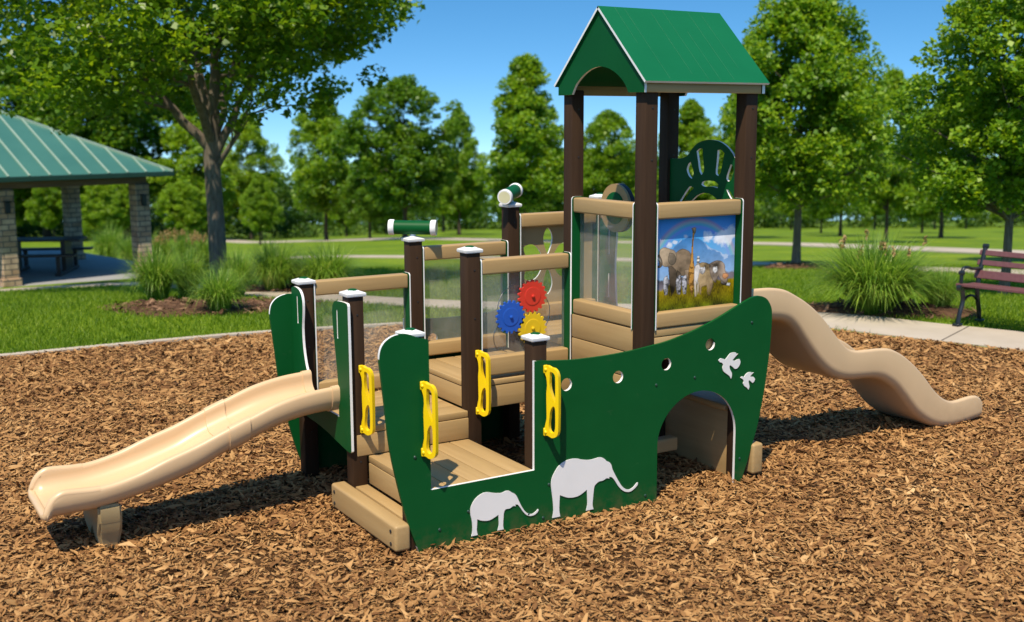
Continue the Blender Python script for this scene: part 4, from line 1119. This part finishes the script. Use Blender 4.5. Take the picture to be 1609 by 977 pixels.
# printed animal picture behind the front tower rails
def picture():
    NX, NZ = 240, 250
    x0, x1, z0, z1 = 1.614, 2.265, 1.166, 1.738
    u = np.linspace(0, 1, NX); v = np.linspace(0, 1, NZ); Ug, Vg = np.meshgrid(u, v)           # v downwards
    g = np.random.default_rng(4)
    def noise(s, o=4):
        out = np.zeros((NZ, NX)); amp = 1.0
        for k in range(o):
            n = max(2, int(s * 2 ** k)); a = g.normal(0, 1, (n + 2, n + 2)); fx = Ug * n; fy = Vg * n; ix = fx.astype(int); iy = fy.astype(int)
            tx = fx - ix; ty = fy - iy; tx = tx * tx * (3 - 2 * tx); ty = ty * ty * (3 - 2 * ty)
            out += amp * ((a[iy, ix] * (1 - tx) + a[iy, ix + 1] * tx) * (1 - ty) + (a[iy + 1, ix] * (1 - tx) + a[iy + 1, ix + 1] * tx) * ty); amp *= .55
        return out
    img = np.zeros((NZ, NX, 3)); sky_t = np.array([.03, .20, .58]); sky_b = np.array([.36, .56, .80])
    t = np.clip(Vg / .6, 0, 1)[..., None]; img[:] = sky_t * (1 - t) + sky_b * t
    cl = lambda a, lo, hi: np.clip((a - lo) / (hi - lo), 0, 1)[..., None]
    glow = np.exp(-(((Ug - .48) / .38) ** 2 + ((Vg - .42) / .34) ** 2) * 1.5)[..., None]; img = img * (1 - .65 * glow) + np.array([.08, .52, .90]) * .65 * glow
    rad = np.sqrt(((Ug - .50) / .52) ** 2 + ((Vg - .62) / .56) ** 2)                              # rainbow
    for c, r0, wd, am in (((.8, .25, .12), 1.03, .03, .30), ((.75, .65, .12), .985, .03, .3), ((.15, .65, .35), .94, .03, .3), ((.35, .25, .8), .89, .035, .3)):
        wgt = (np.exp(-((rad - r0) / wd) ** 2) * am * np.clip((.62 - Vg) / .3, 0, 1))[..., None]; img = img * (1 - wgt) + np.array(c) * wgt
    n1 = noise(4, 5); n2 = noise(9, 5)
    def cloud(cx, cy, rx, ry, a=1.0):
        nonlocal img
        f = 1.15 - ((Ug - cx) / rx) ** 2 - ((Vg - cy) / ry) ** 2 + .34 * n2
        wgt = cl(f, .35, .9) * a; sh = np.clip(.86 + .12 * n1, .6, 1)[..., None]; img = img * (1 - wgt) + np.array([.95, .96, 1.0]) * sh * wgt
    cloud(.90, .24, .17, .14, .85); cloud(.64, .235, .10, .085); cloud(.80, .27, .09, .06, .6)
    ridge = np.interp(u, [0, .12, .22, .33, .40, .47, .54, .62, .72, .85, 1], [.44, .42, .36, .25, .235, .24, .255, .30, .37, .42, .45])[None, :] + .012 * n2
    mt = np.clip((Vg - ridge) / .012, 0, 1) * np.clip((.66 - Vg) / .03, 0, 1)
    fade = np.clip((Vg - .24) / .42, 0, 1)[..., None]; mc = np.array([.07, .20, .46]) * (1 - fade) + np.array([.32, .47, .70]) * fade
    img = img * (1 - .85 * mt[..., None]) + mc * (1 + .12 * n2[..., None]) * .85 * mt[..., None]
    snow = (mt * np.clip((ridge + .045 + .03 * n2 - Vg) / .03, 0, 1) * (n1 > -.2))[..., None] * .55; img = img * (1 - snow) + np.array([.75, .82, .92]) * snow
    cloud(.20, .30, .05, .05, .9); cloud(.26, .27, .045, .03, .8); cloud(.395, .215, .05, .03, .8)
    hills = np.clip((Vg - (.645 + .02 * np.sin(5 * Ug) + .02 * n1)) / .02, 0, 1)[..., None]
    img = img * (1 - hills) + np.array([.16, .14, .16]) * (1 + .25 * n2[..., None]) * hills
    gr = np.clip((Vg - (.70 + .035 * np.sin(7 * Ug + 1) + .012 * n2 - .06 * np.clip(Ug - .8, 0, 1) / .2)) / .02, 0, 1)[..., None]
    streak = g.normal(0, 1, (NZ // 5 + 1, NX)).repeat(5, 0)[:NZ]
    gc = np.array([.22, .16, .018]) * np.clip(1 + .28 * n2 + .22 * streak + .2 * n1, .25, 2.2)[..., None]; dk = np.clip((Vg - .80) / .18, 0, 1)[..., None]
    gc = gc * (1 - dk) + np.array([.07, .085, .008]) * np.clip(1 + .45 * n2 + .35 * streak, .2, 2.2)[..., None] * dk
    img = img * (1 - gr) + gc * gr
    Zx = lambda p: [((a - 74 - (b - 200) * -.012) / 588.0, (b - 212 + (a - 75) * .06) / 708.0) for a, b in p]
    def poly(p, col, var=.2, tex=None, light=0.0):
        nonlocal img
        p = Zx(p); p = curve(p, 3, True, 70); x = np.array([a for a, _ in p]); y = np.array([b for _, b in p]); ins = np.zeros((NZ, NX), bool); j = len(p) - 1
        for i in range(len(p)):
            c = ((y[i] > Vg) != (y[j] > Vg)) & (Ug < (x[j] - x[i]) * (Vg - y[i]) / (y[j] - y[i] + 1e-12) + x[i]); ins ^= c; j = i
        c = np.array(col) * np.clip((1.28 - .6 * (Vg - y.min()) / max(y.max() - y.min(), .01) + .22 * (x.mean() - Ug) / max(x.max() - x.min(), .01)) * (1 + var * (tex if tex is not None else n2)), .15, 2.6)[..., None]
        img[ins] = np.clip(c, 0, 1)[ins]; edge = ins & ~(np.roll(ins, 2, 0) & np.roll(ins, -2, 0) & np.roll(ins, 2, 1) & np.roll(ins, -2, 1)); img[edge] *= .55
    fine = noise(22, 3); legs = noise(14, 3)
    EG, ED, EL = (.30, .215, .14), (.10, .072, .05), (.47, .36, .25)
    # elephant at the left: body, legs, head, ear, trunk, tusk
    poly([(235, 470), (270, 445), (305, 450), (335, 475), (345, 540), (340, 640), (300, 650), (230, 640), (200, 590), (205, 520)], EG, .22)
    poly([(178, 560), (215, 580), (240, 620), (232, 740), (205, 800), (190, 700)], ED, .3); poly([(240, 600), (272, 640), (270, 790), (250, 790), (240, 700)], ED, .3); poly([(290, 600), (335, 600), (335, 700), (318, 720), (300, 660)], EG, .3)
    poly([(120, 450), (150, 430), (185, 440), (220, 455), (240, 490), (232, 545), (205, 570), (150, 575), (125, 540), (112, 490)], EL, .24)
    poly([(186, 470), (216, 478), (234, 515), (224, 556), (196, 562), (178, 530)], (.27, .21, .15), .25)
    poly([(118, 480), (135, 520), (140, 560), (125, 582), (95, 582), (84, 570), (100, 572), (118, 562), (112, 530), (98, 505), (76, 505), (75, 490), (100, 492)], (.16, .12, .09), .2)
    poly([(78, 470), (90, 490), (115, 505), (135, 545), (118, 530), (90, 512), (74, 500)], (.78, .72, .58), .1)
    # small animals between the legs
    for a in (150, 240, 282): poly([(a, 660), (a + 25, 640), (a + 32, 700), (a + 26, 790), (a + 4, 790), (a - 6, 720)], (.30, .29, .30), 1.0, np.clip(noise(40, 2) * .7, -.8, .9))
    # giraffe
    spots = np.where(noise(34, 2) > .15, -.55, .35)
    poly([(340, 292), (352, 286), (366, 282), (372, 288), (370, 318), (364, 330), (355, 420), (358, 520), (366, 590), (366, 660), (360, 740), (352, 815), (340, 780), (328, 720), (322, 630), (336, 540), (344, 430), (349, 330), (346, 300)], (.46, .235, .07), .9, spots)
    poly([(345, 288), (358, 284), (376, 286), (370, 326), (360, 330), (352, 310)], (.55, .36, .2), .2)
    # antelope, zebra, rhinoceros group at the right
    poly([(372, 575), (400, 556), (440, 552), (475, 570), (500, 640), (505, 720), (480, 810), (462, 800), (455, 730), (420, 740), (415, 800), (402, 800), (395, 710), (372, 700)], (.38, .27, .15), .35)
    poly([(470, 565), (520, 540), (560, 545), (585, 570), (592, 620), (612, 690), (598, 728), (560, 690), (540, 660), (520, 715), (498, 690), (480, 640)], (.34, .26, .20), .35)
    poly([(575, 640), (610, 645), (618, 665), (590, 690), (570, 670)], (.42, .20, .10), .3)
    poly([(368, 580), (396, 560), (410, 590), (400, 640), (388, 715), (362, 720), (362, 640)], (.72, .66, .60), .3)
    poly([(405, 590), (440, 585), (445, 620), (425, 645), (405, 630)], (.75, .70, .66), .5, fine); poly([(500, 590), (530, 585), (535, 620), (515, 640), (498, 620)], (.7, .66, .62), .6, fine)
    poly([(385, 505), (398, 500), (404, 530), (396, 560), (380, 562)], (.66, .62, .55), 1.0, np.sign(np.sin(Vg * 160)) * .6)
    poly([(362, 690), (380, 690), (384, 810), (368, 815)], (.66, .56, .45), .3); poly([(388, 700), (398, 700), (396, 790), (386, 800)], (.6, .5, .38), .3)
    poly([(560, 690), (600, 720), (632, 722), (628, 742), (590, 735), (560, 720)], (.16, .13, .11), .5); poly([(606, 715), (632, 720), (626, 742), (602, 735)], (.7, .7, .7), .4, fine)
    mask = (np.clip((Vg - .80) / .05, 0, 1) * (streak > .1))[..., None] * .75; img = img * (1 - mask) + gc * mask
    img = np.clip(img, 0.004, 1); lum = img.mean(-1, keepdims=True); img = np.clip(lum + (img - lum) * 1.12, .003, 1)
    V = np.zeros((NZ * NX, 3)); V[:, 0] = (x0 + (x1 - x0) * Ug).ravel(); V[:, 1] = .074; V[:, 2] = (z1 + (z0 - z1) * Vg).ravel()
    idx = np.arange(NZ * NX).reshape(NZ, NX); F = np.stack([idx[1:, :-1], idx[1:, 1:], idx[:-1, 1:], idx[:-1, :-1]], -1).reshape(-1, 4)
    me = np_mesh('picture', V, F, None)
    at_ = me.color_attributes.new('print', 'FLOAT_COLOR', 'POINT'); c4 = np.ones((NZ * NX, 4), np.float32); c4[:, :3] = img.reshape(-1, 3); at_.data.foreach_set('color', c4.ravel())
    m, nt, b = new_mat('printed picture'); a = node(nt, 'ShaderNodeVertexColor', layer_name='print'); nt.links.new(a.outputs[0], b.inputs['Base Color']); b.inputs['Roughness'].default_value = 0.3; b.inputs['Specular IOR Level'].default_value = 0.2
    o = link('animal_picture', me, m, pic)
    MB().box((x0, .0745, z0), (x1, .080, z1)).build('picture_backing', M['white'], pic)


picture()

# tan sheet with petal shaped openings in the rear tower railing
def leafy():
    x0, x1, z0, z1 = 1.613, 2.265, .998, 1.575; cx, cz = 1.872, 1.31
    def petal(a, l0, l1, w):
        L = []; n = 14
        for k in range(n + 1): t = k / n; L.append((l0 + (l1 - l0) * t, w * math.sin(math.pi * t) ** .8 * (.55 + .6 * t)))
        L = L + [(a_, -b_) for a_, b_ in reversed(L[1:-1])]
        return [(cx + p * math.cos(a) - q * math.sin(a), cz + p * math.sin(a) + q * math.cos(a)) for p, q in L]
    loops = [[(x0, z0), (x1, z0), (x1, z1), (x0, z1)]] + [petal(R(a), .045, .245 if a % 180 == 90 else .235, .045 if a % 180 == 90 else .06) for a in (90, 28, 152, 210, 270, 332)]
    MB().plate(loops, .013, (0, 1.62, 0), (1, 0, 0), (0, 0, 1), (0, 1)).build('petal_panel', [M['foot'], M['white']], leaf_rail)


leafy()

# sun shaped arch over the far slide entrance of the tower
sun_loop = [(.765, 1.30), (.765, 2.058), (.70, 2.06), (.641, 2.063), (.586, 2.084), (.547, 2.125), (.494, 2.161), (.43, 2.181), (.362, 2.186), (.284, 2.177), (.219, 2.150), (.167, 2.112), (.135, 2.075), (.12, 2.03), (.12, 1.30), (.20, 1.30), (.205, 1.62), (.225, 1.72), (.27, 1.79), (.33, 1.832), (.40, 1.846), (.468, 1.832), (.535, 1.79), (.60, 1.72), (.64, 1.62), (.66, 1.30)]
cut = [[(.594, 1.99), (.575, 2.03), (.557, 2.04), (.54, 2.01), (.524, 1.97), (.54, 1.931), (.568, 1.946)], [(.499, 2.112), (.472, 2.128), (.442, 2.129), (.432, 2.06), (.423, 1.987), (.446, 1.96), (.467, 1.985), (.483, 2.05)],
       [(.297, 2.122), (.265, 2.125), (.232, 2.105), (.248, 2.04), (.263, 1.984), (.285, 1.959), (.308, 1.973), (.302, 2.05)], [(.172, 2.036), (.155, 2.03), (.142, 1.996), (.155, 1.96), (.168, 1.936), (.191, 1.928), (.208, 1.947), (.19, 2.0)],
       [(.444, 1.898), (.431, 1.918), (.372, 1.926), (.313, 1.923), (.282, 1.905), (.287, 1.883), (.35, 1.89), (.417, 1.886)], [(.657, 1.778), (.606, 1.837), (.555, 1.882), (.52, 1.872), (.578, 1.824), (.625, 1.770)], [(.205, 1.877), (.18, 1.875), (.135, 1.826), (.15, 1.81), (.18, 1.84)]]
sheet_x('sun_arch', [curve(sun_loop, 3, True, 50)] + [curve(c, 3, True, 65) for c in cut], 2.302, .016)

# entrance shields at the short slide: waisted side wings with a hand slot, joined below the slide mouth
wingA = [(.742, 1.262), (.752, 1.277), (.80, 1.279), (.90, 1.274), (.94, 1.264), (.966, 1.238), (.975, 1.19), (.968, 1.10), (.948, .99), (.925, .85), (.915, .76), (.915, .575), (1.405, .575), (1.41, .74), (1.44, .80), (1.47, .90), (1.478, 1.02), (1.462, 1.12), (1.458, 1.19), (1.474, 1.235), (1.517, 1.266), (1.60, 1.275), (1.645, 1.262), (1.648, 1.22), (1.648, .56), (1.62, .49), (1.49, .408), (.83, .395), (.772, .398), (.742, .41)]
slots = [rrect(.895, .907, 1.05, 1.222, .005, 3), rrect(1.541, 1.553, 1.045, 1.222, .005, 3)]
# the wing's lower edge drops towards the near post
wingA[-4:] = [(1.49, .462), (1.20, .445), (.83, .392), (.76, .388), (.742, .40)]
sheet_x('slide_shield', [curve(wingA, 3, True, 40)] + slots, -.066, .016)
wingB = [(1.548, .90), (1.548, 1.62), (1.50, 1.66), (1.42, 1.655), (1.36, 1.60), (1.345, 1.50), (1.36, 1.3), (1.35, 1.1), (1.33, .90)]
sheet_x('slide_shield', [curve(wingB, 3, True, 50)] + [rrect(1.425, 1.437, 1.35, 1.54, .005, 3), rrect(1.425, 1.437, 1.03, 1.21, .005, 3)], 2.29, .016)

# steering disc on the tower
wc = Vector((2.18, 1.192, 1.705)); sub = MB()
m = MB(); m.lathe([(.112, .0), (.17, .0), (.17, .020), (.112, .020)], wc, (-1, 0, 0), 40); disc = m.build('steering_wheel', M['tan_y'], boat, smooth=40)
MB().lathe([(.1125, .004), (.1125, .024), (.10, .028), (.02, .028)], wc, (-1, 0, 0), 36).build('wheel_centre', M['green'], disc, smooth=40)
MB().lathe([(.165, .002), (.171, .006), (.171, .034), (.165, .038)], wc, (1, 0, 0), 40).build('wheel_back', M['dark'], disc, smooth=40)
MB().tube([(2.235, 1.192, 1.69), (2.305, 1.192, 1.66)], .03, 12).build('wheel_axle', M['dark'], disc)
MB().box((2.285, .87, 1.60), (2.36, 1.545, 1.69), .012, 3).build('back_rail', M['tan_y'], boat, smooth=40)


# yellow hand holds
HO = [(0, 350), (18, 344), (36, 350), (56, 362), (85, 370), (110, 394), (124, 440), (124, 862), (110, 900), (68, 914), (30, 896), (8, 890), (0, 878), (0, 845), (8, 800), (18, 760), (18, 700), (16, 560), (22, 500), (16, 440), (2, 400)]
HU = [(50, 394), (76, 402), (93, 425), (96, 465), (96, 640), (80, 612), (52, 540), (44, 490), (46, 440)]
HL = [(84, 664), (95, 690), (96, 835), (84, 872), (60, 874), (42, 850), (38, 810), (44, 760), (50, 710), (66, 674)]


def handle(x, y, zc):
    nz = lambda L: curve([(dx / 1330.0, (622 - yy) / 1362.0 + dx / 1330.0 * .15) for dx, yy in L], 3, True, 100)
    a = R(22); u = Vector((math.sin(a), -math.cos(a), 0)); T = .023
    nrm = u.cross(Vector((0, 0, 1))); o = Vector((x, y - .001, zc)) - nrm * (T / 2) + u * .006
    me = MB().plate([nz(HO), nz(HU), nz(HL)], T, o, u, (0, 0, 1), (0, 0)).mesh()
    bm = bmesh.new(); bm.from_mesh(me); bmesh.ops.remove_doubles(bm, verts=bm.verts, dist=1e-5)
    bmesh.ops.bevel(bm, geom=[e for e in bm.edges if len(e.link_faces) == 2 and e.calc_face_angle(0) > R(60)], offset=.0058, segments=3, affect='EDGES', clamp_overlap=True)
    m = MB(); bm.verts.ensure_lookup_table(); m.add([v.co[:] for v in bm.verts], [[v.index for v in f.verts] for f in bm.faces]); bm.free()
    for yy in (372, 866):
        z = zc + (622 - yy) / 1362.0
        m.box((x - .013, y - .016, z - .024), (x + .015, y - .0005, z + .024), .006, 3)
        m.lathe([(.010, 0), (.010, .008), (.006, .012), (.001, .012)], (x - .002, y - .014, z), (-.5, -1, 0), 14)
    return m.build('grab_handle', M['yellow'], boat, smooth=50)


handle(.801, 0, .7495); handle(.0275, 0, .752); handle(.797, PY[1], .704); handle(.014, PY[1], .700)


# slides
def trough(name, stations, prof, mat):
    """stations: (x, z, scale of the wall) ; prof(s) gives closed section points (y, z offset)"""
    vs, fs = [], []; k = len(stations)
    for st in stations:
        sec = prof(st); n = len(sec)
        for a, b in sec: vs.append((st[0] + b[0], a, b[1]))
    for i in range(k - 1):
        for j in range(n): fs.append((i * n + j, i * n + (j + 1) % n, (i + 1) * n + (j + 1) % n, (i + 1) * n + j))
    fs.append(tuple(range(n))); fs.append(tuple((k - 1) * n + j for j in range(n))[::-1])
    return MB().add(vs, fs)


def interp(xs, keys): return np.interp(xs, [k[0] for k in keys], [k[1] for k in keys])


def smooth_keys(keys, n):
    c = curve(keys, 12, False, 180); return np.array(c)


def u_section(y0, y1, zt, zb, wall, floor, r, tilt):
    """closed U: zt rim height, zb outer bottom height; returns list of (y, (dx, z))"""
    out = []; N = 7
    rim = wall * .5
    r = min(r, max(.012, zt - zb - rim - .004)); ri = max(.006, min(r - wall * .4, zt - zb - floor - .002))
    def arc(cy, cz, rr, a0, a1, n=N): return [(cy + rr * math.cos(R(a0 + (a1 - a0) * i / n)), cz + rr * math.sin(R(a0 + (a1 - a0) * i / n))) for i in range(n + 1)]
    P = []
    P += arc(y0 + rim, zt - rim, rim, 0, 180, 6)                                   # near rim, inside to outside
    P += arc(y0 + r, zb + r, r, 180, 270)
    P += arc(y1 - r, zb + r, r, 270, 360)
    P += arc(y1 - rim, zt - rim, rim, 0, 180, 6)
    P += arc(y1 - wall - ri, zb + floor + ri, ri, 0, -90)
    P += arc(y0 + wall + ri, zb + floor + ri, ri, -90, -180)
    return [(a, (0.0, b)) for a, b in P]


def make_slide(name, top, bot, y0, y1, wall, floor, r, mat, x0, x1, n, end=None):
    ct = np.array(curve(top, 14, False, 180)); cb = np.array(curve(bot, 14, False, 180))
    if ct[0, 0] > ct[-1, 0]: ct = ct[::-1]; cb = cb[::-1]
    xs = np.linspace(x0, x1, n); zt = np.interp(xs, ct[:, 0], ct[:, 1]); zb = np.interp(xs, cb[:, 0], cb[:, 1])
    st = []
    for x, a, b in zip(xs, zt, zb):
        if end: a = b + max(.05, (a - b) * end(x))
        st.append((x, a, b))
    m = trough(name, st, lambda s: u_section(y0, y1, s[1], s[2], wall, floor, r, 0), mat)
    return m.build(name, mat, boat, smooth=50)


# short slide on the entry side, running out to -x
topL = [(-1.80, .395), (-1.62, .392), (-1.44, .384), (-1.26, .418), (-1.09, .478), (-.92, .532), (-.77, .590), (-.60, .652), (-.43, .712), (-.25, .748), (-.07, .762), (0, .764)]
botL = [(-1.80, .232), (-1.70, .236), (-1.60, .240), (-1.44, .246), (-1.26, .276), (-1.09, .318), (-.92, .370), (-.77, .436), (-.60, .498), (-.43, .556), (-.25, .592), (-.07, .605), (0, .607)]
def endL(x):
    t = (x + 1.725) / .10
    return 1.0 if t >= 1 else max(.2, math.sqrt(max(0.0, 1 - (1 - t) ** 2)))
sl_ = make_slide('short_slide', topL, botL, .895, 1.425, .046, .028, .10, M['slide'], -1.725, -.051, 90, endL)
def lip():
    ct = np.array(curve(topL, 14, False, 180)); cb = np.array(curve(botL, 14, False, 180)); P = []; xs = np.concatenate([np.linspace(-1.45, -1.62, 6), np.linspace(-1.63, -1.722, 10)])
    for x in xs:
        a = float(np.interp(x, ct[:, 0], ct[:, 1])); b_ = float(np.interp(x, cb[:, 0], cb[:, 1])); zt = b_ + max(.05, (a - b_) * endL(x)); P.append((x, zt))
    far = [(x, 1.425 - .023, z - .021) for x, z in P]; near = [(x, .895 + .023, z - .021) for x, z in P][::-1]
    xe, ze = P[-1]; mid = [(xe - .004, y, .234 + .017) for y in np.linspace(1.425 - .075, .895 + .075, 7)]
    MB().tube(curve3(far + mid + near), [.0232] * len(curve3(far + mid + near)), 10).build('rolled_lip', M['slide'], sl_, smooth=80)
def curve3(P):
    P = [Vector(p) for p in P]; out = []
    for i in range(len(P) - 1):
        out += [tuple(P[i]), tuple((P[i] + P[i + 1]) / 2)]
    return out + [tuple(P[-1])]
lip()
def collar(xa, xb, d, nm):
    ct = np.array(curve(topL, 14, False, 180)); cb = np.array(curve(botL, 14, False, 180)); st = []
    for x in np.linspace(xa, xb, 7): st.append((x, float(np.interp(x, ct[:, 0], ct[:, 1])) + d, float(np.interp(x, cb[:, 0], cb[:, 1])) - d))
    trough(nm, st, lambda s: u_section(.895 - d, 1.425 + d, s[1], s[2], .046 + 2 * d, .028 + 2 * d, .10 + d, 0), None).build(nm, M['slide'], sl_, smooth=50)
collar(-.735, -.615, .007, 'joint_collar'); collar(-.11, -.053, .006, 'mouth_flange')
# foot under the short slide
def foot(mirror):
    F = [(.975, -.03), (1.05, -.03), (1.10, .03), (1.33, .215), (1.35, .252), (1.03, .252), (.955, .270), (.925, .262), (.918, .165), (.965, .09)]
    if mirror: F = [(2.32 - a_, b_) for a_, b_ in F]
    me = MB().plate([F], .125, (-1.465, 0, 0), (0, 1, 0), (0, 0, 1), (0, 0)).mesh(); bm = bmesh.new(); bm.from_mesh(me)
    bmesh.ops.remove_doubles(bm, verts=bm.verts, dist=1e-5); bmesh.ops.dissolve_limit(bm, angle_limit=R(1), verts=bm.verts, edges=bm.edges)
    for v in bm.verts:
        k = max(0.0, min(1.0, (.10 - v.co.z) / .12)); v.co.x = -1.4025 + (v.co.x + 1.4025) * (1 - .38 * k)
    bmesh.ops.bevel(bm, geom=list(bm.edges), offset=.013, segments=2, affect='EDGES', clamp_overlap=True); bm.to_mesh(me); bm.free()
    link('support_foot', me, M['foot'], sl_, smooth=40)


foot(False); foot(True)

# long wavy slide from the tower, running out to +x
topR = [(2.30, 1.232), (2.40, 1.236), (2.52, 1.234), (2.66, 1.228), (2.78, 1.205), (2.88, 1.160), (2.98, 1.105), (3.08, 1.035), (3.16, .965), (3.25, .872), (3.33, .795), (3.40, .745), (3.48, .722), (3.58, .716), (3.70, .712), (3.82, .698), (3.93, .655), (4.04, .588), (4.14, .512), (4.23, .432), (4.31, .352), (4.39, .286), (4.47, .240), (4.55, .217), (4.64, .218), (4.74, .226), (4.82, .224), (4.87, .205), (4.90, .172), (4.905, .16)]
botR = [(2.30, 1.005), (2.52, 1.010), (2.64, 1.008), (2.76, .994), (2.84, .968), (2.91, .915), (2.99, .825), (3.07, .732), (3.16, .640), (3.25, .572), (3.34, .530), (3.44, .508), (3.56, .498), (3.68, .490), (3.78, .468), (3.86, .430), (3.94, .378), (4.02, .305), (4.10, .225), (4.18, .150), (4.26, .095), (4.35, .050), (4.45, .018), (4.55, .004), (4.65, .004), (4.75, .010), (4.84, .018), (4.905, .026)]
def endR(x): return 1.0
make_slide('wave_slide', topR, botR, .128, .685, .04, .05, .075, M['slide_r'], 2.33, 4.903, 150)


# roof of the tower
def roof():
    x0, x1, yc, ze, zr, hy = 1.462, 2.418, .4425, 2.531, 2.984, .472
    t = .014; root = None
    sl = math.hypot(hy, zr - ze); n = Vector((0, -(zr - ze), hy)).normalized(); dn = Vector((0, -hy, -(zr - ze))).normalized()
    loop = [(0, 0), (x1 - x0, 0), (x1 - x0, sl), (0, sl)]
    # near slope: u = x, v = up the slope
    a = MB().plate([loop], t, Vector((x0, yc - hy, ze)) - n * t, (1, 0, 0), -dn); root = a.build('roof', [M['green_roof'], M['white']], boat)
    n2 = Vector((0, (zr - ze), hy)).normalized(); up2 = Vector((0, -hy, (zr - ze))).normalized()
    MB().plate([loop], t, Vector((x1, yc + hy, ze)) - n2 * t, (-1, 0, 0), up2).build('roof_slope', [M['green_roof'], M['white']], root)
    g = MB()
    for k, f0, f1 in ((.19, .02, .97), (.38, .05, .9), (.48, .02, .98), (.57, .3, .98), (.68, .02, .96), (.78, .05, .8), (.12, .0, .5)):
        p0 = Vector((x0 + k * (x1 - x0) * 1.05, yc, zr)) + dn * (f0 * sl) + n * .0002; p1 = Vector((x0 + k * (x1 - x0) * 1.05, yc, zr)) + dn * (f1 * sl) + n * .0002
        g.tube([p0, p1], .0007, 4)
    g.build('roof_groove', M['groove'], root)
    arch = [(.733, 2.470), (.694, 2.525), (.648, 2.562), (.593, 2.594), (.516, 2.621), (.4425, 2.630), (.369, 2.621), (.292, 2.594), (.237, 2.562), (.191, 2.525), (.152, 2.470)]
    gp = [(yc - hy + .030, 2.468), (yc - hy + .030, 2.543), (yc, zr - .016), (yc + hy - .030, 2.543), (yc + hy - .030, 2.468)] + arch
    for x in (1.478, 2.386):
        MB().plate([curve(gp, 3, True, 30)], .016, (x, 0, 0), (0, 1, 0), (0, 0, 1)).build('gable_panel', GW, root)
    for y in (yc - hy + .036, yc + hy - .058):
        MB().box((1.4945, y, 2.468), (2.3855, y + .022, 2.529), .004).build('fascia_board', M['tan_x'], root, smooth=40)
    for y in (yc - hy + .031, yc + hy - .051):
        MB().box((2.403, y, 2.468), (2.409, y + .02, 2.53)).build('fascia_end', M['white'], root)


roof()
